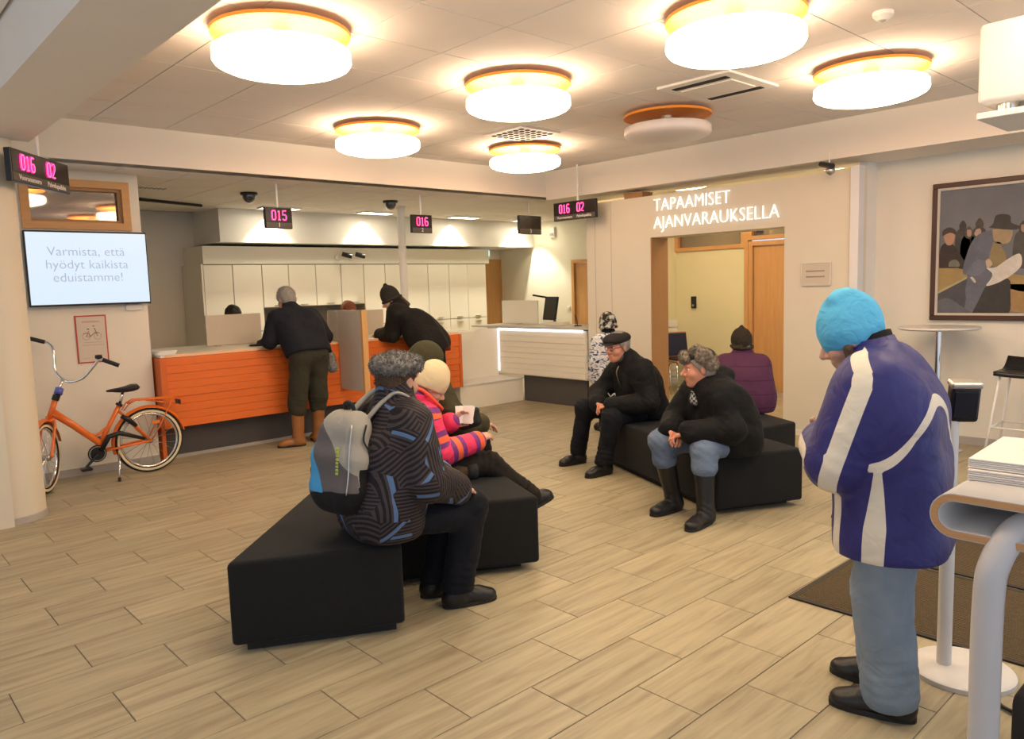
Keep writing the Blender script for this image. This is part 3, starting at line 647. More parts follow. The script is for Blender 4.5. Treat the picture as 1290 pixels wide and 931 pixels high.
MB().tube([(7.20, 3.42, 2.665), (7.12, 3.27, 2.62)], .026, 12).out('barrel', M_BLACKP, t); autosmooth(MB().lathe([(0, -.05), (.035, -.03), (.045, 0), (.035, .02), (0, .025)], (7.16, 3.31, 2.59), 20).out('bracket_ball', M_STEEL, t), 60)
t = thing('ledge_box', (7.5, 6.0, 2.6), 'low brown box on top of the partition under the beam', 'box')
box('box_body', (7.40, 5.68, 2.60), (7.6, 5.95, 2.66), M_WOODD, t, .003); box('lid', (7.395, 5.675, 2.66), (7.605, 5.955, 2.672), M_WOODD, t)
# painting
pa = thing('framed_painting', (7.9, 1.9, 1.8), 'large framed painting of a man in a dark hat holding papers', 'painting')
Y0, Y1, Z0, Z1 = 2.655, 1.15, 1.165, 2.43
fm = MB(); t_ = .045
fm.box(7.855, 7.898, Y1, Y0, Z1-t_, Z1, .006, 1); fm.box(7.855, 7.898, Y1, Y0, Z0, Z0+t_, .006, 1); fm.box(7.855, 7.898, Y0-t_, Y0, Z0+t_, Z1-t_, .006, 1); fm.box(7.855, 7.898, Y1, Y1+t_, Z0+t_, Z1-t_, .006, 1)
fm.out('frame', mat('dark_brown_frame', (.07, .03, .018), .4, .15), pa)
ii = MB(); a0, a1, b0, b1 = Y1+t_, Y0-t_, Z0+t_, Z1-t_; s_ = .022
ii.box(7.862, 7.895, a0, a1, b1-s_, b1); ii.box(7.862, 7.895, a0, a1, b0, b0+s_); ii.box(7.862, 7.895, a1-s_, a1, b0+s_, b1-s_); ii.box(7.862, 7.895, a0, a0+s_, b0+s_, b1-s_)
ii.out('liner', mat('frame_liner', (.55, .50, .42), .5), pa)
box('canvas', (7.875, a0, b0), (7.895, a1, b1), mat('canvas_sky', (.155, .165, .185), .7, .25, 3, bump=.2, bscale=40), pa)
def pmap(u, v):
    vv = v+(u-85)*.075*(1-(v-130)/695)
    return (2.588-(u-85)*.00141, 2.363-(vv-130)*.001655)
PCOL = {}
def paint(pts, c, lay, nm='paint_patch', rnd=True):
    yz = [pmap(u, v) for u, v in pts]
    X = 7.8745-.0004*lay
    if rnd and len(pts) > 3:
        P = bez([(0, y, z) for y, z in yz]+[(0,)+yz[0]], 4)[:-1]; yz = [(p.y, p.z) for p in P]
    V = [(X, y, z) for y, z in yz]
    key = 'paint_%02d%02d%02d' % tuple(int(k*99) for k in c)
    return mobj(nm, V, [list(range(len(V)))], mat(key, c, .65, .28, 14, bump=.25, bscale=60), pa)
paint([(85, 548), (250, 555), (320, 560), (554, 600), (760, 620), (760, 700), (554, 690), (250, 610), (85, 690)], (.34, .24, .10), 1, rnd=False)
paint([(85, 690), (250, 610), (270, 640), (240, 830), (85, 830)], (.075, .072, .085), 1, rnd=False)
paint([(85, 690), (255, 608), (255, 620), (85, 705)], (.42, .36, .20), 2, rnd=False)
paint([(85, 830), (85, 750), (150, 730), (220, 770), (300, 830)], (.115, .12, .14), 2)
paint([(490, 650), (760, 650), (760, 830), (490, 800)], (.36, .22, .09), 1, rnd=False)
for k, (u, v, r, hatc, coat) in enumerate([(222, 320, 24, (.055, .05, .045), (.06, .055, .055)), (318, 310, 26, (.07, .06, .05), (.065, .06, .06)), (258, 355, 26, (.08, .07, .065), (.05, .05, .052)), (560, 330, 28, (.07, .06, .05), (.08, .075, .07)), (640, 345, 30, (.06, .05, .045), (.075, .07, .07)), (700, 330, 26, (.07, .06, .05), (.06, .06, .06))]):
    paint([(u-r*2, v+r*8), (u-r*1.6, v+r*2), (u, v+r*.8), (u+r*1.6, v+r*2), (u+r*2, v+r*8)], coat, 2)
    paint([(u-r*.9, v), (u, v-r*1.1), (u+r*.9, v), (u+r*.7, v+r*1.2), (u, v+r*1.6), (u-r*.7, v+r*1.2)], hatc, 3)
    if k in (2, 3, 4): paint([(u-r*.4, v-r*.3), (u+r*.5, v-r*.3), (u+r*.6, v+r*.7), (u+r*.1, v+r*1.2), (u-r*.4, v+r*.7)], (.36, .24, .17), 4)
paint([(300, 345), (322, 340), (330, 365), (310, 385), (290, 370)], (.42, .30, .22), 4)
paint([(88, 560), (90, 460), (118, 420), (170, 430), (210, 480), (240, 552)], (.045, .033, .03), 5)
paint([(110, 385), (135, 358), (170, 362), (175, 400), (160, 428), (130, 428)], (.42, .25, .17), 6)
paint([(100, 380), (105, 350), (140, 332), (178, 345), (188, 375), (150, 362)], (.06, .045, .04), 7)
paint([(145, 552), (150, 525), (180, 512), (205, 525), (208, 552)], (.16, .16, .13), 7)
paint([(385, 350), (330, 365), (280, 410), (240, 520), (232, 590), (260, 605), (250, 700), (285, 790), (350, 760), (395, 620), (400, 500), (400, 400)], (.125, .135, .175), 8)
paint([(290, 820), (330, 740), (380, 650), (490, 620), (505, 700), (500, 815), (400, 825)], (.045, .042, .04), 9)
paint([(395, 345), (490, 340), (505, 370), (485, 420), (430, 425), (400, 400)], (.34, .25, .15), 9)
paint([(372, 335), (395, 315), (410, 270), (460, 262), (490, 275), (495, 310), (540, 330), (520, 348), (440, 345)], (.06, .05, .045), 10)
paint([(400, 415), (440, 418), (450, 445), (470, 480), (475, 540), (430, 555), (390, 540), (380, 500)], (.26, .20, .10), 9)
paint([(360, 520), (380, 508), (400, 540), (372, 560)], (.48, .36, .26), 11)
paint([(365, 560), (420, 555), (470, 520), (545, 480), (560, 540), (520, 590), (440, 640), (370, 660), (395, 620), (400, 590)], (.60, .57, .52), 10)
paint([(275, 612), (290, 610), (310, 635), (300, 642)], (.5, .47, .44), 11)
paint([(250, 590), (300, 520), (355, 520), (360, 570), (300, 605)], (.15, .165, .21), 11)
# ------------------------------------------------------------------ bicycle (front wheel to the left, behind the pillar)
bk = thing('bicycle', (1.85, 7.37, 0), 'orange step-through bicycle with cream tyres leaning on its stand by the wall', 'bicycle')
M_BO = mat('bike_orange', (.80, .165, .018), .28, .04, coat=.4); M_CREAM = mat('cream_tyre', (.72, .63, .44), .6); M_RUB = mat('black_rubber', (.02, .019, .018), .6)
BY = 7.37
def wheel(c, R, nm, u=(1.0, 0.0)):
    n = 40; v = (-u[1], u[0])
    W = lambda r, a, d=0.0: (c[0]+u[0]*r*math.cos(a)+v[0]*d, c[1]+u[1]*r*math.cos(a)+v[1]*d, c[2]+r*math.sin(a))
    A = [2*math.pi*i/n for i in range(n)]
    wh = MB().tube([W(R-.022, a) for a in A], .022, 10, closed=True).out(nm, M_RUB, bk, True)
    for s in (-1, 1):
        V = []; F = []
        for a in A:
            for rr_, dy in ((R-.010, .013), (R-.022, .0235), (R-.040, .019)): V.append(W(rr_, a, s*dy))
        for i in range(n):
            j = (i+1) % n
            for q in range(2): F.append((3*i+q, 3*j+q, 3*j+q+1, 3*i+q+1))
        MB().add(V, F).out('tyre_sidewall', M_CREAM, wh, True)
    MB().tube([W(R-.052, a) for a in A], .012, 8, closed=True).out('rim', M_CHROME, wh, True)
    for i in range(20):
        a = 2*math.pi*i/20+.1; s = -1 if i % 2 else 1
        MB().tube([W(.02, a+1.2*s, .025*s), W(R-.06, a)], .0016, 4).out('spoke', M_CHROME, wh)
    MB().lathe([(.018, -.045), (.026, -.03), (.02, 0), (.026, .03), (.018, .045)], c, 14, axis=(v[0], v[1], 0)).out('hub', M_STEEL, wh, True)
    return wh
SU = (math.cos(math.radians(238)), math.sin(math.radians(238))); SV = (-SU[1], SU[0])
RH = (2.225, BY, .298); FH = (1.435+.15*SU[0], BY+.15*SU[1], .298)
wheel(RH, .298, 'rear_wheel'); wheel(FH, .298, 'front_wheel', SU)
BB = (1.77, BY, .255); SC = (2.0, BY, .66); HB = (1.44, BY, .60); HT = (1.505, BY, .775)
f = MB()
f.tube([HB, HT], .024, 12); f.tube([(1.47, BY, .655), (1.62, BY, .52), (1.80, BY, .345), (1.80, BY, .255)], [.034, .03, .029, .026], 12)
f.tube([BB, SC], .021, 12); f.tube(bez([(1.72, BY, .42), (1.80, BY, .415), (1.885, BY, .47)]), .012, 8)
for s in (-1, 1):
    f.tube([(1.80, BY+.03*s, .26), (2.0, BY+.05*s, .28), (2.225, BY+.055*s, .298)], .010, 8)
    f.tube([(1.985, BY+.02*s, .60), (2.08, BY+.045*s, .48), (2.225, BY+.055*s, .298)], .010, 8)
f.tube([(BB[0], BY-.045, BB[2]), (BB[0], BY+.045, BB[2])], .028, 14)
f.out('frame', M_BO, bk, True)
fk = MB()
FP = lambda d, l, z: (1.435+SU[0]*d+SV[0]*l, BY+SU[1]*d+SV[1]*l, z)
for s in (-1, 1): fk.tube(bez([FP(0, .015*s, .60), FP(.012, .05*s, .565), FP(.08, .052*s, .42), FP(.15, .052*s, .298)]), .013, 8)
fk.tube([FP(0, -.05, .59), FP(0, .05, .59)], .018, 8); fk.tube([FP(0, 0, .57), FP(0, 0, .63)], .02, 8); fk.out('fork', M_BO, bk, True)
def fender(c, R, a0, a1, nm, u=(1.0, 0.0)):
    V = []; F = []; n = 24; v = (-u[1], u[0])
    for i in range(n+1):
        a = a0+(a1-a0)*i/n
        for dy, dr in ((-.034, -.012), (-.022, .004), (0, .009), (.022, .004), (.034, -.012)): V.append((c[0]+u[0]*(R+dr)*math.cos(a)+v[0]*dy, c[1]+u[1]*(R+dr)*math.cos(a)+v[1]*dy, c[2]+(R+dr)*math.sin(a)))
    for i in range(n):
        for q in range(4): F.append((5*i+q, 5*i+q+1, 5*i+q+6, 5*i+q+5))
    return MB().add(V, F).out(nm, M_BO, bk, True)
fender(RH, .315, math.radians(10), math.radians(195), 'rear_fender'); fender(FH, .315, math.radians(30), math.radians(165), 'front_fender', SU)
rk = MB()
for s in (-1, 0, 1): rk.tube([(2.06, BY+.05*s, .655), (2.12, BY+.06*s, .685), (2.50, BY+.06*s, .665)], .006, 6)
for x in (2.15, 2.23, 2.31, 2.39, 2.47): rk.tube([(x, BY-.06, .68-.05*(x-2.12)), (x, BY+.06, .68-.05*(x-2.12))], .005, 6)
for s in (-1, 1):
    rk.tube([(2.44, BY+.06*s, .668), (2.32, BY+.062*s, .45), (2.235, BY+.058*s, .31)], .006, 6); rk.tube([(2.02, BY+.03*s, .60), (2.06, BY+.05*s, .655)], .006, 6)
    rk.tube([(2.2, BY+.06*s, .676), (2.50, BY+.045*s, .60)], .005, 6)
rk.out('luggage_rack', M_BO, bk, True)
t = MB().box(2.49, 2.515, BY-.045, BY+.045, .595, .645, .006, 2).out('rear_light', M_BLACKP, bk); MB().box(2.515, 2.52, BY-.03, BY+.03, .605, .635).out('reflector', mat('red_reflector', (.4, .02, .02), .2), t)
MB().tube([SC, (2.035, BY, .775)], .0135, 10).out('seat_post', M_CHROME, bk, True)
MB().tube([(1.988, BY, .645), (2.0, BY, .665)], .03, 12).out('seat_clamp', M_BLACKP, bk)
sd = MB(); V = []; F = []
prof = [(1.90, .018, .80, .010), (1.94, .026, .802, .018), (2.0, .04, .80, .028), (2.06, .075, .803, .036), (2.11, .095, .812, .042), (2.15, .085, .815, .036), (2.165, .05, .81, .02)]
for x, wd, z, th in prof:
    for k in range(12):
        a = 2*math.pi*k/12; V.append((x, BY+wd*math.cos(a), z-.012+th*math.sin(a)*(.7 if math.sin(a) > 0 else .9)))
for i in range(len(prof)-1):
    for k in range(12): F.append((i*12+k, i*12+(k+1) % 12, (i+1)*12+(k+1) % 12, (i+1)*12+k))
F += [tuple(range(11, -1, -1)), tuple((len(prof)-1)*12+k for k in range(12))]
sd.add(V, F).out('saddle', M_BLACKP, bk, True)
MB().tube([HT, (1.57, BY, .93)], .013, 10).out('stem', M_CHROME, bk, True)
MB().tube([(1.497, BY, .755), (1.515, BY, .80)], .03, 12).out('headset', M_BLACKP, bk)
MB().tube([(1.52, BY-.02, .81), (1.54, BY+.0, .85)], .034, 10).out('number_ring', mat('blue_plastic', (.12, .14, .5), .4), bk, True)
hb = MB().tube(bez([(1.45, 7.585, 1.262), (1.52, 7.55, 1.235), (1.545, 7.50, 1.17), (1.535, 7.45, 1.0), (1.575, 7.39, .925), (1.62, 7.31, .905), (1.69, 7.21, .94), (1.76, 7.13, 1.04), (1.81, 7.10, 1.095), (1.90, 7.07, 1.045)], 5), .0115, 10).out('handlebar', M_CHROME, bk, True)
MB().tube([(1.39, 7.61, 1.285), (1.50, 7.56, 1.245)], .018, 10).out('grip', M_RUB, hb, True); MB().tube([(1.82, 7.095, 1.088), (1.935, 7.055, 1.03)], .018, 10).out('grip', M_RUB, hb, True)
autosmooth(MB().lathe([(0, .0), (.026, 0), (.03, .012), (.026, .03), (0, .034)], (1.795, 7.105, 1.10), 14).out('bell', M_BLACKP, hb))
cg = MB().tube([(BB[0], BY-.06, BB[2]), (BB[0], BY-.05, BB[2])], .075, 24).out('chain_ring', M_BLACKP, bk); ring_ = MB().tube([(BB[0]+.062*math.cos(a*math.pi/12), BY-.063, BB[2]+.062*math.sin(a*math.pi/12)) for a in range(24)], .004, 6, closed=True).out('ring_edge', M_STEEL, cg)
MB().tube([(1.80, BY-.06, .275), (1.87, BY-.062, .39), (1.96, BY-.062, .41), (2.17, BY-.06, .325)], [.022, .024, .022, .014], 8).out('chain_guard', M_BLACKP, bk, True)
MB().tube([(BB[0], BY-.075, BB[2]), (1.67, BY-.08, .155)], .012, 8).out('crank', M_BLACKP, bk); MB().box(1.615, 1.70, BY-.17, BY-.09, .135, .16, .006, 1).out('pedal', M_BLACKP, bk)
MB().tube([(BB[0], BY+.075, BB[2]), (1.87, BY+.08, .355)], .012, 8).out('crank', M_BLACKP, bk); MB().box(1.83, 1.91, BY+.09, BY+.17, .345, .37, .006, 1).out('pedal', M_BLACKP, bk)
MB().tube([(1.985, 7.30, .56), (2.04, 7.295, .52), (2.10, 7.29, .455)], [.02, .024, .016], 8).out('frame_lock', M_BLACKP, bk, True)
MB().tube([(1.945, 7.345, .25), (1.93, 7.27, .14), (1.90, 7.20, .02)], [.010, .010, .008], 8).out('kickstand', M_CHROME, bk, True); MB().tube([(1.902, 7.205, .03), (1.898, 7.195, .002)], .014, 8).out('stand_foot', M_RUB, bk)
MB().box(2.26, 2.33, BY-.003, BY+.003, .44, .47, .002, 1).out('spoke_reflector', mat('orange_reflector', (.85, .25, .05), .3), bk)
# ------------------------------------------------------------------ seating blocks
def sofa(poly, z1, label, grp):
    cxm = sum(p[0] for p in poly)/len(poly); cym = sum(p[1] for p in poly)/len(poly)
    t = thing('seating_block', (cxm, cym, 0), label, 'bench', grp)
    o = MB().prism(poly, .045, z1, .022, 4).out('upholstery', M_SOFA, t); autosmooth(o, 50)
    pin = [(x+(cxm-x)*.13, y+(cym-y)*.13) for x, y in poly]
    MB().prism(pin, 0, .05).out('plinth', M_DARK, t)
    return t
SH = .43
sofa([(1.25, 3.25), (1.93, 2.885), (2.17, 3.36), (2.14, 4.12)], SH, 'black wedge-shaped seating block nearest the camera', 'black seating blocks left of centre')
sofa([(2.23, 3.37), (2.92, 2.985), (3.62, 4.66), (2.44, 4.72), (2.21, 4.2)], SH, 'black seating block under the person in the striped pink jacket', 'black seating blocks left of centre')
sofa([(4.43, 2.80), (5.04, 2.49), (5.80, 4.18), (5.18, 4.47)], .415, 'black seating block under the two persons with clasped hands', 'black seating blocks right of centre')
sofa([(5.36, 3.10), (5.90, 2.98), (6.62, 4.25), (5.98, 4.10), (5.48, 3.30)], .425, 'black seating block under the person in the purple coat', 'black seating blocks right of centre')
sofa([(6.30, 4.58), (5.82, 4.82), (6.0, 5.16), (6.48, 4.92)], .43, 'small black seating block behind the person in the flat cap', 'black seating blocks right of centre')
# rolled brown glove lying on the block
t = thing('brown_mitten', (2.88, 3.62, SH), 'brown mitten lying on the black block beside the pink jacket', 'mitten')
M_BROWN = mat('brown_fleece', (.075, .045, .025), .9, .2, 30, bump=.3, bscale=200)
MB().tube(bez([(2.70, 3.66, SH+.052), (2.80, 3.62, SH+.056), (2.90, 3.58, SH+.052)], 5), [.03, .044, .05, .052, .052, .052, .052, .052, .05, .048, .045], 14).out('mitten_body', M_BROWN, t, True)
MB().tube([(2.89, 3.585, SH+.052), (2.95, 3.56, SH+.052)], [.054, .056], 14).out('cuff', M_DARK, t, True)
# ------------------------------------------------------------------ entrance mats
M_MAT = mat('ribbed_mat', (.12, .085, .045), .95, .35, 60, bump=.6, bscale=300)
M_MATE = mat('mat_edge', (.045, .035, .025), .8)
for x0, x1, lab in [(3.50, 4.345, 'dark ribbed entrance mat with a corner by the blue jacket'), (4.375, 5.6, 'second ribbed entrance mat behind the kiosk stand')]:
    t = thing('entrance_mat', (x0, 1.0, 0), lab, 'mat', 'ribbed entrance mats')
    y0, y1 = -1.2, (1.80 if x0 < 4 else 1.84)
    box('backing', (x0, y0, .001), (x1, y1, .006), M_MATE, t)
    rib = MB(); n = int((x1-x0-.05)/.018)
    for i in range(n):
        xx = x0+.025+i*.018; rib.box(xx, xx+.011, y0+.03, y1-.03, .006, .0115)
    o = rib.out('rib_pile', M_MAT, t); o['kind'] = 'stuff'
    e = MB(); e.box(x0, x1, y1-.028, y1, .004, .010); e.box(x0, x0+.024, y0, y1-.028, .004, .010); e.box(x1-.024, x1, y0, y1-.028, .004, .010); e.out('edging', M_MATE, t)
# ------------------------------------------------------------------ kiosk stand
t = thing('kiosk_stand', (3.30, .95, 0), 'white pole stand with round base and dark terminal head', 'kiosk')
M_KW = mat('kiosk_white', (.66, .63, .60), .35, .03)
autosmooth(MB().lathe([(.19, 0), (.19, .018), (.18, .026), (0, .03)], (3.285, .95, 0), 48).out('base', M_KW, t))
autosmooth(MB().lathe([(.027, .025), (.027, 1.04)], (3.265, 1.01, 0), 24).out('pole', M_KW, t))
Mk = Matrix.Translation((3.27, .975, 1.11)) @ Matrix.Rotation(math.radians(35), 4, 'Z') @ Matrix.Rotation(math.radians(-12), 4, 'Y')
MB().box(-.03, .03, -.055, .05, -.085, .065, .015, 3, M=Mk).out('terminal_body', M_BLACKP, t, True)
MB().box(-.034, .034, -.058, .053, .055, .078, .008, 2, M=Mk).out('terminal_top', M_STEEL, t)
MB().box(-.036, -.029, -.045, .04, -.06, .045, .003, 1, M=Mk).out('terminal_screen', mat('screen_blue_dark', (.008, .010, .022), .1), t)
MB().tube(bez([(3.22, .82, .02), (3.12, .78, .012), (3.08, .72, .012), (3.06, .60, .012)]), .008, 8).out('cable', M_BLACKP, t, True)
# ------------------------------------------------------------------ bent plywood writing table
t = thing('writing_table', (2.3, .4, 0), 'grey writing table of bent plywood with tube legs', 'table')
def loop_prof(y_end, zt, th, ri):
    pts = []; zc = zt-th/2; r = th/2-ri
    P = [(-.75, zt-ri)]
    for k in range(13):
        a = math.pi/2-math.pi*k/12; P.append((y_end-th/2+r*math.cos(a), zc+r*math.sin(a)))
    P.append((-.75, zt-th+ri)); return P
TX0, TX1, TY, TZ, TH = 2.04, 2.62, .675, 1.06, .114
def loop_mesh(outer, inner, x0, x1):
    V = []; F = []; n = len(outer)
    for x in (x0, x1):
        for p in outer: V.append((x, p[0], p[1]))
        for p in inner: V.append((x, p[0], p[1]))
    for i in range(n-1):
        F.append((i, i+1, 2*n+i+1, 2*n+i)); F.append((n+i, 3*n+i, 3*n+i+1, n+i+1))
        F.append((i, n+i, n+i+1, i+1)); F.append((2*n+i, 2*n+i+1, 3*n+i+1, 3*n+i))
    return V, F
M_TGREY = mat('table_grey_laminate', (.50, .47, .45), .45, .03); M_PLY = mat('plywood_edge', (.52, .27, .11), .5, .2, 20, stretch=(1, 1, 12))
MB().add(*loop_mesh(loop_prof(TY, TZ, TH, 0), loop_prof(TY, TZ, TH, .003), TX0, TX1)).out('outer_skin', M_TGREY, t, True)
MB().add(*loop_mesh(loop_prof(TY-.003, TZ-.003, TH-.006, 0), loop_prof(TY-.003, TZ-.003, TH-.006, .015), TX0-.002, TX1+.002)).out('plywood_core', M_PLY, t)
MB().add(*loop_mesh(loop_prof(TY-.018, TZ-.018, TH-.036, 0), loop_prof(TY-.018, TZ-.018, TH-.036, .003), TX0, TX1)).out('inner_skin', M_TGREY, t, True)
M_TUBE = mat('table_tube_grey', (.52, .50, .50), .3, .03, spec=.6)
lg = MB().tube(bez([(2.03, .535, 0), (2.03, .535, .45), (2.03, .535, .80), (2.04, .525, .91), (2.09, .49, .985), (2.2, .42, 1.0), (2.4, .30, 1.0)], 6), .034, 20).out('leg', M_TUBE, t, True)
MB().tube(bez([(2.66, .10, 0), (2.60, .2, .45), (2.50, .42, .80), (2.42, .46, .93)], 6), .022, 14).out('leg', M_TUBE, t, True)
t = thing('paper_ream', (2.35, .5, TZ), 'lower ream of white paper on the writing table', 'paper', 'white paper reams on the writing table')
def ream(t, z0, z1, dx, dy, a):
    Mr = Matrix.Translation((2.39+dx, .46+dy, 0)) @ Matrix.Rotation(a, 4, 'Z')
    n = 5; h_ = (z1-z0)/n
    for k in range(n): MB().box(-.18+random.uniform(-.001, .001), .18, -.19, .19+random.uniform(-.001, .001), z0+k*h_, z0+(k+1)*h_-.0008, .001, 1, M=Mr).out('sheet_bundle', M_PAPERW, t)
M_PAPERW = mat('paper_white', (.74, .68, .62), .7, .02)
ream(t, TZ+.001, TZ+.029, 0, 0, .06)
t = thing('paper_ream', (2.35, .5, TZ+.029), 'upper ream of white paper on the writing table', 'paper', 'white paper reams on the writing table'); ream(t, TZ+.030, TZ+.056, .012, .0, .04)
t = thing('black_bag', (2.80, .52, 0), 'black bag on the floor behind the table leg', 'bag')
o = MB().box(2.66, 3.00, .30, .635, .002, .29, .05, 4).out('bag_body', M_DARK, t, True); MB().tube(bez([(2.70, .5, .27), (2.74, .5, .36), (2.9, .5, .36), (2.94, .5, .27)]), .012, 8).out('bag_handle', M_DARK, t, True)
# ------------------------------------------------------------------ bar table and stool at the right wall
t = thing('bar_table', (7.50, 2.45, 0), 'round white bar table with chrome pole under the painting', 'table')
autosmooth(MB().lathe([(0, 1.10), (.315, 1.10), (.335, 1.112), (.33, 1.125), (0, 1.127)], (7.50, 2.45, 0), 48).out('table_top', M_KW, t))
autosmooth(MB().lathe([(.028, .02), (.028, 1.08), (.10, 1.098), (.10, 1.1)], (7.50, 2.45, 0), 20).out('pole', M_CHROME, t)); autosmooth(MB().lathe([(.22, 0), (.22, .012), (.05, .03), (.03, .03)], (7.5, 2.45, 0), 40).out('base', M_CHROME, t))
t = thing('bar_stool', (7.32, 1.62, 0), 'bar stool with low black seat and thin white legs', 'stool')
V = []; F = []; nu = 14
for i in range(nu+1):
    y = 1.91-.42*i/nu
    for j in range(9):
        x = 7.14+.40*j/8; e = abs(y-1.70)/.21; z = .775+.012*e*e+(.10*max(0, (j-5)/3)**1.6)
        V.append((x, y, z)); 
n1 = len(V)
for (x, y, z) in V[:n1]: V.append((x, y, z-.035))
for i in range(nu):
    for j in range(8):
        a = i*9+j; F.append((a, a+1, a+10, a+9)); F.append((n1+a, n1+a+9, n1+a+10, n1+a+1))
for i in range(nu): F.append((i*9, i*9+9, n1+i*9+9, n1+i*9)); F.append((i*9+8, n1+i*9+8, n1+i*9+17, i*9+17))
for j in range(8): F.append((j, n1+j, n1+j+1, j+1)); F.append((nu*9+j, nu*9+j+1, n1+nu*9+j+1, n1+nu*9+j))
MB().add(V, F).out('seat', M_BLACKP, t, True)
legs = {}
for sx_, sy_ in ((0, 0), (1, 0), (0, 1), (1, 1)):
    tp = Vector((7.18+.30*sx_, 1.87-.34*sy_, .755)); bt = Vector((7.12+.42*sx_, 1.96-.52*sy_, 0)); legs[(sx_, sy_)] = (tp, bt)
    MB().tube([tp, bt], .0095, 8).out('leg', M_WHITE, t, True)
q = lambda k: legs[k][0].lerp(legs[k][1], .58)
for a, b in (((0, 0), (0, 1)), ((0, 0), (1, 0)), ((1, 0), (1, 1)), ((0, 1), (1, 1))): MB().tube([q(a), q(b)], .0075, 8).out('footrest', M_WHITE, t, True)
# ------------------------------------------------------------------ device on hanging shelf, top right
t = thing('ceiling_device', (4.3, .9, 2.3), 'white box-shaped device on a hanging shelf, top right', 'device')
BX = 4.2
autosmooth(MB().box(BX, BX+.42, .2, 1.235, 2.395, 2.762, .022, 4).out('housing', M_WHITE, t)); box('shelf', (BX, .2, 2.325), (BX+.5, 1.235, 2.355), M_WHITE, t, .004)
autosmooth(MB().lathe([(.05, 2.355), (.05, 2.395)], (BX+.10, 1.13, 0), 20).out('foot', M_CHROME, t)); MB().lathe([(.05, 2.355), (.05, 2.395)], (BX+.10, .4, 0), 20).out('foot', M_CHROME, t)
MB().tube([(BX+.25, .6, 2.75), (BX+.25, .6, CEIL)], .03, 12).out('hanger', M_WHITE, t)
# ------------------------------------------------------------------ corridor chairs
def chair(loc, lab, rz):
    t = thing('visitor_chair', loc, lab, 'chair', 'corridor chairs'); t.rotation_euler.z = rz
    def L(mb, nm, m, sm=False): return mobj(nm, mb.V, mb.F, m, t, sm, local=True)
    M_BLUE = mat('navy_fabric', (.018, .022, .05), .8)
    o = L(MB().box(-.22, .22, -.22, .22, .44, .47, .012, 2), 'seat', M_WOODD); o.location = (0, 0, 0)
    o = L(MB().box(-.20, .20, -.20, .20, .47, .50, .014, 2), 'seat_pad', M_BLUE); o.location = (0, 0, 0)
    Mb = Matrix.Translation((0, .22, .66)) @ Matrix.Rotation(math.radians(-10), 4, 'X')
    o = L(MB().box(-.21, .21, -.012, .012, -.17, .20, .01, 2, M=Mb), 'backrest', M_WOODD); o.location = (0, 0, 0)
    o = L(MB().box(-.19, .19, -.032, -.012, -.15, .18, .01, 2, M=Mb), 'back_pad', M_BLUE); o.location = (0, 0, 0)
    for sx_ in (-1, 1):
        o = L(MB().tube([(.2*sx_, -.22, 0), (.2*sx_, -.19, .44)], .011, 8), 'leg', M_CHROME, True); o.location = (0, 0, 0)
        o = L(MB().tube([(.2*sx_, .26, 0), (.2*sx_, .19, .44), (.2*sx_, .25, .80)], .011, 8), 'leg', M_CHROME, True); o.location = (0, 0, 0)
    return t
chair((9.35, 6.48, 0), 'dark blue padded corridor chair with brown wooden shell', math.radians(-25))
chair((8.75, 6.62, 0), 'dark corridor chair hidden mostly by the brown jamb', math.radians(-5))
# ------------------------------------------------------------------ sculpting engine: smooth distance fields -> one continuous mesh
def _cap(a, b, ra, rb): return ('cap', np.array(a, float), np.array(b, float), ra, rb)
def _ell(c, r, Rm=None): return ('ell', np.array(c, float), np.array(r, float), np.eye(3) if Rm is None else np.array(Rm, float))
def bbox(p):
    if p[0] == 'cap':
        r = max(p[3], p[4]); return np.minimum(p[1], p[2])-r, np.maximum(p[1], p[2])+r
    e = np.abs(p[3]) @ p[2] if True else 0
    e = np.sqrt(((p[3]*p[2][None, :])**2).sum(1)); return p[1]-e, p[1]+e
def dist(p, X, Y, Z):
    if p[0] == 'cap':
        a, b, ra, rb = p[1:]; d = b-a; L2 = max(d @ d, 1e-9)
        t = np.clip(((X-a[0])*d[0]+(Y-a[1])*d[1]+(Z-a[2])*d[2])/L2, 0, 1)
        return np.sqrt((X-a[0]-t*d[0])**2+(Y-a[1]-t*d[1])**2+(Z-a[2]-t*d[2])**2)-(ra+(rb-ra)*t)
    c, r, Rm = p[1:]
    x, y, z = X-c[0], Y-c[1], Z-c[2]
    u = (Rm[0, 0]*x+Rm[1, 0]*y+Rm[2, 0]*z)/r[0]; v = (Rm[0, 1]*x+Rm[1, 1]*y+Rm[2, 1]*z)/r[1]; w_ = (Rm[0, 2]*x+Rm[1, 2]*y+Rm[2, 2]*z)/r[2]
    q = np.sqrt(u*u+v*v+w_*w_); g = np.sqrt((u/r[0])**2+(v/r[1])**2+(w_/r[2])**2)
    return q*(q-1)/np.maximum(g, 1e-6)
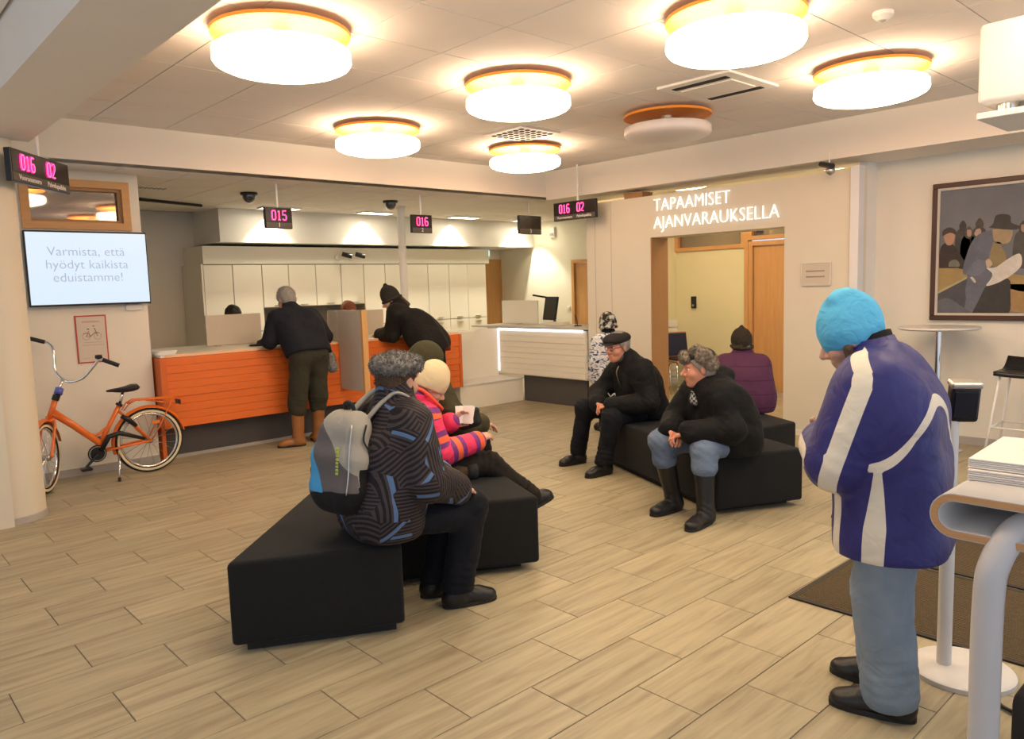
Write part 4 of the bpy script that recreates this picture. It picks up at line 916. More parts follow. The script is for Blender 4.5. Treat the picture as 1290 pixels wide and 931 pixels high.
def sculpt(prims, vox, k=.03, subs=(), cuts=(), noise=0.0, nfreq=14.0, seed=0, creases=(), ksub=.01, extra=None):
    """prims: list of prim or (prim, k); cuts: (point, normal) keep the side the normal points AWAY from."""
    pr = [(p if isinstance(p[0], tuple) else (p, k)) for p in prims]
    lo = np.min([bbox(p)[0] for p, _ in pr], 0)-3*vox-abs(noise)*2; hi = np.max([bbox(p)[1] for p, _ in pr], 0)+3*vox+abs(noise)*2
    n = np.ceil((hi-lo)/vox).astype(int)+1
    ax = [lo[i]+vox*np.arange(n[i]) for i in range(3)]
    f = np.full(n, .25, dtype=np.float32)
    def sub(p, m):
        a, b = bbox(p); i0 = np.clip(np.floor((a-m-lo)/vox).astype(int), 0, n-1); i1 = np.clip(np.ceil((b+m-lo)/vox).astype(int)+1, 1, n)
        s = tuple(slice(i0[i], i1[i]) for i in range(3))
        X, Y, Z = np.meshgrid(ax[0][s[0]], ax[1][s[1]], ax[2][s[2]], indexing='ij', sparse=True)
        return s, dist(p, X, Y, Z)
    for p, kk in pr:
        s, d = sub(p, max(kk, .02)+2*vox)
        g = f[s]; h = np.maximum(kk-np.abs(g-d), 0)/max(kk, 1e-6); f[s] = np.minimum(g, d)-h*h*kk*.25
    X, Y, Z = np.meshgrid(*ax, indexing='ij', sparse=True)
    if noise:
        r = np.random.RandomState(seed)
        band = np.abs(f) < .06
        idx = np.nonzero(band); P = np.stack([ax[0][idx[0]], ax[1][idx[1]], ax[2][idx[2]]], 1)
        v = np.zeros(len(P))
        for q in range(7):
            d = r.normal(size=3)*np.array([1, 1, 1.6]); d *= nfreq*(0.6+1.1*r.rand())/np.linalg.norm(d)
            wv = P @ d+r.rand()*6.28+1.3*np.sin(P @ (r.normal(size=3)*nfreq*.5)+r.rand()*6)
            v += 1-2*np.abs(np.sin(wv*.5))**.8
        f[idx] += (noise*v/3.0).astype(np.float32)
    for (c, axd, A, wl, wid) in creases:      # ring folds round a joint
        c = np.array(c, float); axd = np.array(axd, float); axd /= np.linalg.norm(axd)
        i0 = np.clip(((c-wid*2-lo)/vox).astype(int), 0, n-1); i1 = np.clip(((c+wid*2-lo)/vox).astype(int)+2, 1, n)
        s = tuple(slice(i0[i], i1[i]) for i in range(3)); xx, yy, zz = np.meshgrid(ax[0][s[0]], ax[1][s[1]], ax[2][s[2]], indexing='ij', sparse=True)
        t = (xx-c[0])*axd[0]+(yy-c[1])*axd[1]+(zz-c[2])*axd[2]; r2 = (xx-c[0])**2+(yy-c[1])**2+(zz-c[2])**2
        f[s] += (A*np.sin(t*2*math.pi/wl+1.5*np.sin(25*(xx+yy)))*np.exp(-r2/(wid*wid))).astype(np.float32)
    for p in subs:
        kk = ksub
        if isinstance(p[0], tuple): p, kk = p
        s, d = sub(p, kk+2*vox); g = f[s]; d = -d; h = np.maximum(kk-np.abs(g-d), 0)/max(kk, 1e-6); f[s] = np.maximum(g, d)+h*h*kk*.25
    for c, nr in cuts:
        f = np.maximum(f, ((X-c[0])*nr[0]+(Y-c[1])*nr[1]+(Z-c[2])*nr[2]).astype(np.float32))
    if extra is not None: f = extra(f, X, Y, Z)
    return nets(f, lo, vox)
def nets(f, lo, vox):
    s = f < 0; n = np.array(f.shape)
    c8 = [s[dx:n[0]-1+dx, dy:n[1]-1+dy, dz:n[2]-1+dz] for dx in (0, 1) for dy in (0, 1) for dz in (0, 1)]
    tot = np.sum(c8, 0, dtype=np.int8) if False else sum(c.astype(np.int8) for c in c8)
    act = (tot > 0) & (tot < 8); I = np.stack(np.nonzero(act), 1)
    vid = -np.ones(act.shape, dtype=np.int32); vid[act] = np.arange(len(I))
    acc = np.zeros((len(I), 3)); cnt = np.zeros(len(I))
    fv = {}
    for dx in (0, 1):
        for dy in (0, 1):
            for dz in (0, 1): fv[(dx, dy, dz)] = f[I[:, 0]+dx, I[:, 1]+dy, I[:, 2]+dz]
    for a in fv:
        for d in range(3):
            if a[d] == 0:
                b = list(a); b[d] = 1; b = tuple(b); fa, fb = fv[a], fv[b]; m = (fa < 0) != (fb < 0)
                t = np.where(m, fa/np.where(m, fa-fb, 1), 0)
                P = np.zeros((len(I), 3))+np.array(a, float); P[:, d] += t
                acc += P*m[:, None]; cnt += m
    V = (I+acc/cnt[:, None])*vox+lo
    Fq = []
    for d in range(3):
        e, g = [(1, 2), (2, 0), (0, 1)][d]
        sl = [slice(None)]*3; sl2 = [slice(None)]*3; sl[d] = slice(0, -1); sl2[d] = slice(1, None)
        A, B = s[tuple(sl)], s[tuple(sl2)]; J = np.stack(np.nonzero(A != B), 1)
        J = J[(J[:, e] > 0) & (J[:, g] > 0) & (J[:, e] < n[e]-1) & (J[:, g] < n[g]-1)]
        ins = A[J[:, 0], J[:, 1], J[:, 2]]
        q = []
        for de, dg in ((0, 0), (-1, 0), (-1, -1), (0, -1)):
            K = J.copy(); K[:, e] += de; K[:, g] += dg; q.append(vid[K[:, 0], K[:, 1], K[:, 2]])
        q = np.stack(q, 1); q[~ins] = q[~ins][:, ::-1]; q = q[:, ::-1] if False else q; Fq.append(q)
    F = np.concatenate(Fq); F = F[(F >= 0).all(1)]
    return V, F
def smesh(name, VF, m, parent, attrs=None, **k):
    V, F = VF
    o = mobj(name, V, F, m, parent, True, **k)
    for nm, val in (attrs or {}).items():
        a = o.data.attributes.new(nm, 'FLOAT', 'POINT'); a.data.foreach_set('value', np.asarray(val, dtype=np.float32))
    return o
def merge(*VFs):
    V = []; F = []; n = 0
    for v, f in VFs: V.append(v); F.append(f+n); n += len(v)
    return np.concatenate(V), np.concatenate(F)
# ------------------------------------------------------------------ materials for people
def cloth(name, c, rough=.8, var=.12, wr=.55, wscale=16, fine=.15, fscale=300, sheen=.02, spec=.2, stretch=(1, 1, 1), colour=None):
    """colour(nt, coord_socket) may return a socket that replaces the base colour."""
    if name in MATS: return MATS[name]
    m = bpy.data.materials.new(name); m.use_nodes = True; nt = m.node_tree; b = nt.nodes['Principled BSDF']
    b.inputs['Roughness'].default_value = rough; b.inputs['Sheen Weight'].default_value = sheen; b.inputs['Specular IOR Level'].default_value = spec
    tc = nn(nt, 'ShaderNodeTexCoord')
    n0 = nn(nt, 'ShaderNodeTexNoise'); n0.inputs['Scale'].default_value = 9; nt.links.new(tc.outputs['Object'], n0.inputs['Vector'])
    if colour is None:
        mx = nn(nt, 'ShaderNodeMix', data_type='RGBA'); mx.inputs[6].default_value = tuple(v*(1-var) for v in c)+(1,); mx.inputs[7].default_value = tuple(min(1, v*(1+var)) for v in c)+(1,)
        nt.links.new(n0.outputs['Fac'], mx.inputs[0]); nt.links.new(mx.outputs[2], b.inputs['Base Color'])
    else: nt.links.new(colour(nt, tc.outputs['Object']), b.inputs['Base Color'])
    mp = nn(nt, 'ShaderNodeMapping'); mp.inputs['Scale'].default_value = stretch; nt.links.new(tc.outputs['Object'], mp.inputs['Vector'])
    n1 = nn(nt, 'ShaderNodeTexNoise'); n1.inputs['Scale'].default_value = wscale; n1.inputs['Detail'].default_value = 2; n1.inputs['Distortion'].default_value = 1.2; nt.links.new(mp.outputs[0], n1.inputs['Vector'])
    n2 = nn(nt, 'ShaderNodeTexNoise'); n2.inputs['Scale'].default_value = fscale; nt.links.new(tc.outputs['Object'], n2.inputs['Vector'])
    b1 = nn(nt, 'ShaderNodeBump'); b1.inputs['Strength'].default_value = wr; b1.inputs['Distance'].default_value = .02; nt.links.new(n1.outputs['Fac'], b1.inputs['Height'])
    b2 = nn(nt, 'ShaderNodeBump'); b2.inputs['Strength'].default_value = fine; b2.inputs['Distance'].default_value = .002; nt.links.new(n2.outputs['Fac'], b2.inputs['Height']); nt.links.new(b1.outputs[0], b2.inputs['Normal'])
    nt.links.new(b2.outputs[0], b.inputs['Normal'])
    MATS[name] = m; return m
def mixrgb(nt, fac, a, b):
    mx = nn(nt, 'ShaderNodeMix', data_type='RGBA')
    for i, v in ((0, fac), (6, a), (7, b)):
        if hasattr(v, 'links'): nt.links.new(v, mx.inputs[i])
        else: mx.inputs[i].default_value = v if i == 0 else tuple(v)+(1,)
    return mx.outputs[2]
def mth(nt, op, a, b=None):
    n = nn(nt, 'ShaderNodeMath', operation=op)
    for i, v in enumerate((a, b)):
        if v is None: continue
        if hasattr(v, 'links'): nt.links.new(v, n.inputs[i])
        else: n.inputs[i].default_value = v
    return n.outputs[0]
def attr(nt, nm): return nn(nt, 'ShaderNodeAttribute', attribute_name=nm).outputs['Fac']
def skin(name, c):
    m = mat(name, c, .5, .12, 40, bump=.08, bscale=300, spec=.35)
    m.node_tree.nodes['Principled BSDF'].inputs['Subsurface Weight'].default_value = .08; m.node_tree.nodes['Principled BSDF'].inputs['Subsurface Radius'].default_value = (.01, .004, .002)
    return m
M_SKIN = skin('skin_fair', (.60, .33, .23)); M_SKINR = skin('skin_ruddy', (.60, .26, .17))
M_EYEW = mat('eye_white', (.75, .72, .68), .2); M_IRIS = mat('eye_iris', (.04, .05, .06), .15)
M_SHOE = mat('black_leather', (.012, .011, .011), .38, .2, 20, bump=.15, bscale=60); M_SOLE = mat('rubber_sole', (.016, .015, .014), .7)
M_BLKCL = cloth('black_cloth', (.006, .006, .0066), .85, .2, .35)
M_HAIRG = mat('grey_hair', (.30, .27, .24), .7, .3, 60, bump=.6, bscale=150, stretch=(1, 1, .3)); M_HAIRB = mat('brown_hair', (.075, .042, .024), .6, .3, 60, bump=.6, bscale=150, stretch=(1, 1, .3))
def fur_mat(name, c0, c1):
    m = mat(name, c0, .85, .3, 25)
    nt = m.node_tree; b = nt.nodes['Principled BSDF']; n = [q for q in nt.nodes if q.type == 'MIX'][0]
    n.inputs[6].default_value = tuple(c0)+(1,); n.inputs[7].default_value = tuple(c1)+(1,)
    ns = [q for q in nt.nodes if q.type == 'TEX_NOISE'][0]; ns.inputs['Scale'].default_value = 45; ns.inputs['Detail'].default_value = 6
    cr_ = nn(nt, 'ShaderNodeValToRGB'); cr_.color_ramp.elements[0].position = .38; cr_.color_ramp.elements[1].position = .64
    nt.links.new(ns.outputs['Fac'], cr_.inputs[0]); nt.links.new(cr_.outputs[0], n.inputs[0]); return m
M_FURG = fur_mat('grey_fur', (.10, .094, .088), (.24, .225, .205)); M_FURB = fur_mat('brown_grey_fur', (.12, .092, .066), (.31, .255, .19))
def fur(VF, n, ln, m, parent, seed=1, name='fur_strands', wid=.0022):
    V, F = VF; r = np.random.RandomState(seed)
    q = F[r.randint(0, len(F), n)]; a, b, c, d = V[q[:, 0]], V[q[:, 1]], V[q[:, 2]], V[q[:, 3]]
    w = r.rand(n, 1); w2 = r.rand(n, 1); P = (a*(1-w)+b*w)*(1-w2)+(d*(1-w)+c*w)*w2
    N = np.cross(c-a, d-b); N /= np.linalg.norm(N, axis=1)[:, None]+1e-9
    D = N*.8+r.normal(size=(n, 3))*.5+np.array([0, 0, -.15]); D /= np.linalg.norm(D, axis=1)[:, None]
    S = np.cross(D, r.normal(size=(n, 3))); S /= np.linalg.norm(S, axis=1)[:, None]
    L = ln*(.5+r.rand(n, 1)); P = P-N*.003
    VV = np.concatenate([P-S*wid, P+S*wid, P+D*L*.6+S*wid*.7+r.normal(size=(n, 3))*.002, P+D*L]); i = np.arange(n)
    FF = np.stack([i, i+n, i+2*n, i+3*n], 1)
    o = mobj(name, VV, FF, m, parent); o['kind'] = 'stuff'; return o
# ------------------------------------------------------------------ anatomy helpers (world coordinates)
class Frame:
    def __init__(s, o, yaw, pitch=0, roll=0):
        """x forward, y left, z up"""
        R = Matrix.Rotation(math.radians(yaw), 3, 'Z') @ Matrix.Rotation(math.radians(pitch), 3, 'Y') @ Matrix.Rotation(math.radians(roll), 3, 'X')
        s.o = np.array(o, float); s.R = np.array(R)
    def __call__(s, x, y, z): return s.o+s.R @ np.array((x, y, z), float)
    def cap(s, a, b, ra, rb=None): return _cap(s(*a), s(*b), ra, ra if rb is None else rb)
    def ell(s, c, r, yaw=0, pitch=0, roll=0):
        Q = np.array(Matrix.Rotation(math.radians(yaw), 3, 'Z') @ Matrix.Rotation(math.radians(pitch), 3, 'Y') @ Matrix.Rotation(math.radians(roll), 3, 'X'))
        return _ell(s(*c), r, s.R @ Q)
    def loc(s, V): return (V-s.o) @ s.R
def lerp(a, b, t): return np.array(a, float)*(1-t)+np.array(b, float)*t
def head_mesh(H, sc_=1.0, neck_to=None, vox=.0045, nr=.055):
    S = sc_
    P = [(H.ell((-.012*S, 0, .035*S), (.098*S, .077*S, .092*S)), .02), (H.ell((.028*S, 0, -.042*S), (.068*S, .060*S, .078*S)), .04), (H.ell((.062*S, 0, -.098*S), (.030*S, .032*S, .024*S)), .03),
         (H.cap((.090*S, 0, .014*S), (.116*S, 0, -.026*S), .008*S, .0135*S), .012), (H.cap((.10*S, -.012*S, -.034*S), (.10*S, .012*S, -.034*S), .010*S), .01),
         (H.cap((.083*S, -.038*S, .030*S), (.083*S, .038*S, .030*S), .011*S), .018)]
    for s in (-1, 1):
        P += [(H.ell((.058*S, .040*S*s, -.030*S), (.030*S, .026*S, .026*S)), .02), (H.ell((-.008*S, .080*S*s, -.004*S), (.020*S, .009*S, .032*S), yaw=18*s), .008)]
    P += [(H.cap((.090*S, -.020*S, -.060*S), (.090*S, .020*S, -.060*S), .009*S), .008), (H.cap((.087*S, -.017*S, -.072*S), (.087*S, .017*S, -.072*S), .009*S), .008)]
    if neck_to is not None: P.append((_cap(H(-.02*S, 0, -.05*S), neck_to, nr*S, nr*1.08*S), .03))
    subs = [(H.ell((.101*S, .032*S*s, .004*S), (.014*S, .020*S, .013*S)), .008) for s in (-1, 1)]+[(H.cap((.104*S, -.021*S, -.066*S), (.104*S, .021*S, -.066*S), .0035*S), .004)]
    return sculpt(P, vox, subs=subs)
def eyes(H, parent, S=1.0):
    for s in (-1, 1):
        c = H(.0745*S, .032*S*s, .005*S)
        o = MB().lathe([(.0125*S*math.sin(a), -.0125*S*math.cos(a)) for a in np.linspace(0, math.pi, 9)], c, 12).out('eye', M_EYEW, parent, True)
        c2 = H(.0842*S, .032*S*s, .004*S); f = H.R[:, 0]
        MB().lathe([(0, .004*S), (.005*S, .003*S), (.006*S, 0)], c2, 10, axis=tuple(f)).out('iris', M_IRIS, o, True)
def hand_prims(wr, d, n, side, curl=.5, S=1.0, spread=.08):
    """d: finger direction, n: palm normal (where the palm looks), side +1 = thumb lies towards n x d"""
    wr = np.array(wr, float); d = np.array(d, float); d /= np.linalg.norm(d); n = np.array(n, float); n -= d*(n @ d); n /= np.linalg.norm(n); t = np.cross(n, d)*side
    P = []
    kn = [wr+d*.088*S+t*.030*S, wr+d*.092*S+t*.010*S, wr+d*.088*S-t*.010*S, wr+d*.080*S-t*.028*S]
    for i, k in enumerate(kn): P.append((_cap(wr+t*(.016-.011*i)*S, k, .0155*S, .0125*S), .014))
    P.append((_ell(wr+d*.045*S+t*.022*S+n*.010*S, (.022*S, .022*S, .022*S)), .014))
    for i, (L, r) in enumerate(zip((.072, .080, .074, .058), (.0092, .0095, .009, .008))):
        a = kn[i]; ang = 0; dd = d+t*spread*(1.2-.8*i); dd /= np.linalg.norm(dd)
        for q, (fr_, bend) in enumerate(((.44, .6), (.31, 1.0), (.25, .8))):
            ang += bend*curl; v = dd*math.cos(ang)+n*math.sin(ang); b = a+v*L*fr_*S
            P.append((_cap(a, b, r*S*(1-.08*q), r*S*(.94-.08*q)), .004)); a = b
    a = wr+d*.022*S+t*.026*S+n*.006*S; v = d*.62+t*.62+n*.35*(0.5+curl); v /= np.linalg.norm(v); b = a+v*.042*S; P.append((_cap(a, b, .0135*S, .0112*S), .01))
    v2 = d*.85+t*.15+n*.45*(0.4+curl); v2 /= np.linalg.norm(v2); c = b+v2*.032*S; P.append((_cap(b, c, .0108*S, .0095*S), .004)); c2 = c+(v2*.9+n*.2)*.022*S; P.append((_cap(c, c2, .0095*S, .008*S), .004))
    return P
def body_core(J, S=1.0):
    """slim continuous body under the clothes, root at the pelvis"""
    P = [_cap(lerp(J['hl'], J['hr'], .25), lerp(J['hl'], J['hr'], .75), .085*S, .085*S), _cap(J['pel'], J['chest'], .085*S, .095*S), _cap(J['chest'], J['neck'], .09*S, .05*S), _cap(J['sl'], J['sr'], .045*S, .045*S)]
    for s in 'lr':
        P += [_cap(J['s'+s], J['e'+s], .042*S, .034*S), _cap(J['e'+s], J['w'+s], .034*S, .024*S), _cap(J['h'+s], J['k'+s], .07*S, .05*S), _cap(J['k'+s], J['a'+s], .048*S, .034*S)]
    return sculpt(P, .018, .04)
def torso_prims(J, pad, S=1.0, hip=(.085, .125), waist=(.085, .115), chest=(.095, .125), sh=.070):
    pel, ch = np.array(J['pel'], float), np.array(J['chest'], float)
    lh = np.array(J['hl'], float)-np.array(J['hr'], float); lh /= np.linalg.norm(lh); ls = np.array(J['sl'], float)-np.array(J['sr'], float); ls /= np.linalg.norm(ls)
    out = []
    key = [(pel, lh, hip), (lerp(pel, ch, .45), lerp(lh, ls, .45), waist), (ch, ls, chest)]
    for i in range(2):
        for t in (0, .34, .67) if i == 0 else (0, .34, .67, 1):
            c = lerp(key[i][0], key[i+1][0], t); l = lerp(key[i][1], key[i+1][1], t); hw = (key[i][2][0]*(1-t)+key[i+1][2][0]*t)*S; r = (key[i][2][1]*(1-t)+key[i+1][2][1]*t)*S+pad
            out.append((_cap(c-l*hw, c+l*hw, r, r), .05))
    sl, sr = np.array(J['sl'], float), np.array(J['sr'], float); up = np.array(J['neck'], float)
    out.append((_cap(lerp(sl, sr, .08), lerp(sl, sr, .92), sh*S+pad, sh*S+pad), .07))
    out.append((_cap(lerp(sl, sr, .30), up, sh*S+pad*.8, .055*S+pad*.6), .06)); out.append((_cap(lerp(sl, sr, .70), up, sh*S+pad*.8, .055*S+pad*.6), .06))
    return out
def arm_prims(J, pad, S=1.0, r=(.064, .052, .042)):
    out = []
    for s in 'lr': out += [(_cap(J['s'+s], J['e'+s], r[0]*S+pad, r[1]*S+pad), .022), (_cap(J['e'+s], J['w'+s], r[1]*S+pad, r[2]*S+pad*.8), .02)]
    return out
def leg_prims(J, r=(.095, .072, .058), k=.05, low=None):
    out = [(_cap(lerp(J['hl'], J['hr'], .15), lerp(J['hl'], J['hr'], .85), r[0]*1.12, r[0]*1.12), k)]
    for s in 'lr':
        a = J['a'+s] if low is None else lerp(J['k'+s], J['a'+s], low)
        out += [(_cap(J['h'+s], J['k'+s], r[0], r[1]), k), (_cap(J['k'+s], a, r[1], r[2]), .03)]
    return out
def joint_creases(J, A=.004, arms=True, legs=False):
    out = []
    for s in 'lr':
        if arms: out += [(J['e'+s], np.array(J['w'+s])-np.array(J['s'+s]), A, .038, .085), (lerp(J['e'+s], J['w'+s], .75), np.array(J['w'+s])-np.array(J['e'+s]), A*.7, .03, .07)]
        if legs: out += [(J['k'+s], np.array(J['a'+s])-np.array(J['h'+s]), A, .045, .10), (lerp(J['k'+s], J['a'+s], .8), np.array(J['a'+s])-np.array(J['k'+s]), A, .04, .10)]
    return out
def shoe(ank, toe_dir, parent, L=.27, h=.10, w=.046, m=None, name='shoe', boot=None, z0=0.0, pitch=0, bootr=.058, lace=True):
    """ank: ankle joint; the sole rests at z0"""
    m = m or M_SHOE; a = np.array(ank, float); yaw = math.degrees(math.atan2(toe_dir[1], toe_dir[0]))
    F_ = Frame((a[0], a[1], z0), yaw, pitch)
    P = [(F_.ell((-.035, 0, .045), (.050, .038, .050)), .03), (F_.cap((-.03, 0, .045), (.10, 0, .04), w*.92, w*.98), .03), (F_.ell((L*.52, 0, .032), (L*.20, w*1.05, .034)), .03), (F_.cap((-.02, 0, .05), (-.01, 0, h), .048, .046), .03)]
    cuts = [(F_(0, 0, .012), -F_.R[:, 2])]
    if boot is not None: P.append((_cap(F_(-.012, 0, .06), boot, .052, bootr), .03)); bd = (np.array(boot)-F_(-.012, 0, .06)); bd /= np.linalg.norm(bd); cuts.append((boot, bd))
    else: cuts.append((F_(0, 0, h+.01), F_.R[:, 2]))
    o = smesh(name, sculpt(P, .0075, cuts=cuts, noise=.002, nfreq=30, creases=[(F_(.03, 0, .10), (1, 0, 1), .003, .03, .06)] if boot is not None else ()), m, parent)
    V = []; n = 22
    prof = []
    for i in range(n):
        t = 2*math.pi*i/n; x0_, x1_ = -.086, .72*L+.003; cs, sn = math.cos(t), math.sin(t); x = (x0_+x1_)/2+(x1_-x0_)/2*math.copysign(abs(cs)**.8, cs); y = (w+.001)*math.copysign(abs(sn)**.75, sn)*(1+.10*cs); prof.append((x, y))
    top = [F_(x, y, .022) for x, y in prof]; bot = [F_(x, y, .001) for x, y in prof]
    MB().add([tuple(v) for v in bot+top], [tuple(range(n-1, -1, -1)), tuple(range(n, 2*n))]+[(i, (i+1) % n, n+(i+1) % n, n+i) for i in range(n)]).out('sole', M_SOLE, o)
    return o
def beanie(H, S=1.0, tall=.02, rim=-.005, tilt=.35, pad=.014, vox=.006, fold=True, knot=None):
    """rim: height of the brim at the ears; tilt raises it over the brow"""
    P = [(H.ell((-.012*S, 0, .040*S), ((.098+pad)*S, (.078+pad)*S, (.092+pad+tall)*S)), .02)]
    nrm = np.array((tilt, 0, -1.0)); nrm /= np.linalg.norm(nrm); nrm = H.R @ nrm
    cuts = [(H(0, 0, rim*S), nrm)]
    if knot: P.append((H.ell((-.03*S, 0, (.04+.092+pad+tall+knot*.4)*S), (knot, knot, knot)), .02))
    if fold:
        for i in range(24):
            a0, a1 = 2*math.pi*i/24, 2*math.pi*(i+1)/24
            p = lambda a: (-.012*S+(.100+pad)*S*math.cos(a), (.079+pad)*S*math.sin(a), (rim+.018)*S+tilt*(-.012+(.100+pad)*math.cos(a))*S)
            P.append((H.cap(p(a0), p(a1), .010*S), .012))
    return sculpt(P, vox, cuts=cuts, noise=.003, nfreq=30)
def hair_cap(H, S=1.0, pad=.008, front=.03, low=-.07, vox=.006):
    P = [(H.ell((-.014*S, 0, .034*S), ((.098+pad)*S, (.078+pad)*S, (.093+pad)*S)), .03), (H.ell((-.045*S, 0, -.03*S), (.058*S, .066*S, .065*S)), .03)]
    n1 = H.R @ (np.array((1.0, 0, -.75))/1.25)
    return sculpt(P, vox, cuts=[(H(front*S, 0, 0), n1), (H(0, 0, low*S), -H.R[:, 2])], noise=.003, nfreq=60)
def person(loc, label): return thing('person', (loc[0], loc[1], 0), label, 'person')
def joints(o, yaw, **kw):
    F_ = Frame((o[0], o[1], 0), yaw); return F_, {k: F_(*v) for k, v in kw.items()}
# ------------------------------------------------------------------ people
def dress(t, J, H, S=1.0, jm=None, tm=None, pad=.02, hem=None, seat=None, jv=.010, head=True, hS=1.0, skin_=None, hands=(), noise=.011, seed=1, tr=(.095, .072, .058), trcut=None, collar=.0, jattrs=None, torso={}, extra=(), arms=(.064, .052, .042), tv=.011, low=None, nr=.055, nj='jacket', legs=True, cuts=(), nfreq=17.0, trn=.010):
    skin_ = skin_ or M_SKIN
    parts = [body_core(J, S)]
    if head: parts.append(head_mesh(H, hS, J['neck'], nr=nr))
    if hands: 
        for hp in hands: parts.append(sculpt(hp, .0042))
    smesh('body', merge(*parts), skin_, t)
    P = torso_prims(J, pad, S, **torso)+arm_prims(J, pad, S, arms)+list(extra)
    if collar:
        n0 = np.array(J['neck'], float); n1 = H(-.02, 0, -.05); d = n1-n0; d /= np.linalg.norm(d)
        P.append((_cap(n0-d*.02, n0+d*collar, .082*S+pad*.4, .070*S+pad*.4), .02)); cc = [(n0+d*(collar+.035), d)]
    cts = list(cuts)
    if hem is not None: cts.append(((0, 0, hem), (0, 0, -1)))
    for s in 'lr':
        d = np.array(J['w'+s], float)-np.array(J['e'+s], float); d /= np.linalg.norm(d)
    VF = sculpt(P, jv, cuts=cts, noise=noise, seed=seed, nfreq=nfreq, creases=joint_creases(J, .005))
    o = smesh(nj, VF, jm, t, attrs=jattrs(VF[0]) if jattrs else None)
    if legs:
        VF2 = sculpt(leg_prims(J, tr, low=low), tv, cuts=([((0, 0, trcut), (0, 0, -1))] if trcut else []), noise=trn, seed=seed+5, nfreq=18, creases=joint_creases(J, .006, False, True))
        smesh('trousers', VF2, tm, t)
    return o
# ---- 1. person in the blue jacket, standing, head bowed
t = person((2.84, 1.06), 'person in blue and white padded jacket and light blue beanie, standing with bowed head')
PF, J = joints((2.84, 1.06), 100, pel=(.01, 0, .87), chest=(.03, 0, 1.145), neck=(.085, 0, 1.305), sl=(.055, .175, 1.23), sr=(.055, -.175, 1.23), el=(.14, .215, .95), er=(.14, -.215, .95), wl=(.23, .035, .97), wr=(.23, -.05, .97), hl=(-.01, .085, .87), hr=(-.01, -.085, .87), kl=(.02, .085, .48), kr=(.05, -.11, .48), al=(-.02, .075, .09), ar=(.04, -.135, .09))
H = Frame(PF(.155, .01, 1.38), 112, 26)
def blue_attr(V):
    q = PF.loc(V); f, l, u = q[:, 0], q[:, 1], q[:, 2]
    st = np.full(len(V), -1.0)
    for s, sg in (('l', 1), ('r', -1)):
        pts = [PF(.085, .07*sg, 1.34), J['s'+s]+np.array([0, 0, .05]), J['s'+s], J['e'+s], J['w'+s]]
        best = np.full(len(V), 9.0); dd = np.zeros(len(V)); side = np.zeros(len(V)); wd = np.full(len(V), .034); acc_ = 0.0
        for a, b in zip(pts[:-1], pts[1:]):
            a = np.array(a); b = np.array(b); ax_ = b-a; L = np.linalg.norm(ax_); ax_ /= L
            tt = np.clip((V-a) @ ax_, 0, L); c = a+tt[:, None]*ax_; d = V-c; r = np.linalg.norm(d, axis=1)
            Ld = PF.R[:, 1]*sg; e = np.cross(ax_, Ld); e /= np.linalg.norm(e)+1e-9; m = r < best
            best[m] = r[m]; dd[m] = (d @ e)[m]*sg; side[m] = (d @ Ld)[m]; wd[m] = np.clip((acc_+tt[m]-.01)*.26, 0, .034); acc_ += L
        a_ = np.where((side > 0.0) & (best < .14) & (l*sg > .05), wd-np.abs(dd+.004)-.002, -1)
        st = np.maximum(st, a_)
        arm = (best < .125) & (l*sg > .13) & (u > .95)
        st = np.maximum(st, np.where((u < .97) & (l*sg > .03) & ~((best < .10) & (u > .90)), .036-.03*np.clip((u-.75)/.25, 0, 1)-np.abs(f-(.005-.04*(u-.8))), -1))
        st = np.maximum(st, np.where((u < 1.0) & (l*sg > -.02) & (best > .10), .016-np.abs(f-.145), -1))
    cen = 1.175-5.0*(l-.075)**2
    st = np.maximum(st, np.where(f < .03, .021-np.abs(u-cen), -1))
    return {'stripe': st}
def blue_col(nt, co):
    s = mth(nt, 'GREATER_THAN', attr(nt, 'stripe'), 0.0)
    return mixrgb(nt, s, (.0185, .0165, .135), (.68, .62, .51))
M_BLUEJ = cloth('blue_nylon', (.03, .03, .24), .5, .1, .4, 9, .05, 300, .05, .4, colour=blue_col)
ext = [(_cap(PF(.0, -.10, .70), PF(.0, .10, .70), .160, .160), .08), (_cap(PF(.0, -.10, .62), PF(.0, .10, .62), .156, .156), .08)]
jk = dress(t, J, H, jm=M_BLUEJ, tm=None, pad=.036, hem=.625, jv=.0085, hands=[hand_prims(J['wl'], PF.R @ np.array((.3, -.9, .2)), PF.R @ np.array((-.3, 0, 1)), 1, .9), hand_prims(J['wr'], PF.R @ np.array((.3, .9, .2)), PF.R @ np.array((-.3, 0, 1)), -1, .9)], collar=.0, jattrs=blue_attr, extra=ext, noise=.011, nfreq=13, legs=False, torso=dict(chest=(.10, .118), waist=(.095, .118)), arms=(.072, .064, .052))
def denim(nt, co):
    n = nn(nt, 'ShaderNodeTexNoise'); n.inputs['Scale'].default_value = 7; n.inputs['Detail'].default_value = 5; nt.links.new(co, n.inputs['Vector'])
    return mixrgb(nt, n.outputs['Fac'], (.12, .16, .21), (.30, .36, .42))
M_DENIM = cloth('light_denim', (.2, .25, .3), .85, wr=.5, wscale=10, fine=.4, fscale=500, colour=denim)
smesh('trousers', sculpt(leg_prims(J, (.112, .090, .086)), .010, cuts=[((0, 0, .035), (0, 0, -1))], noise=.012, seed=3, nfreq=14, creases=joint_creases(J, .004, False, True)), M_DENIM, t)
for s in 'lr': shoe(J['a'+s], PF.R @ np.array((1, .1 if s == 'l' else -.1, 0)), t, .29)
n0 = J['neck']; n1 = H(-.025, 0, -.05)
cb, cv = [], []
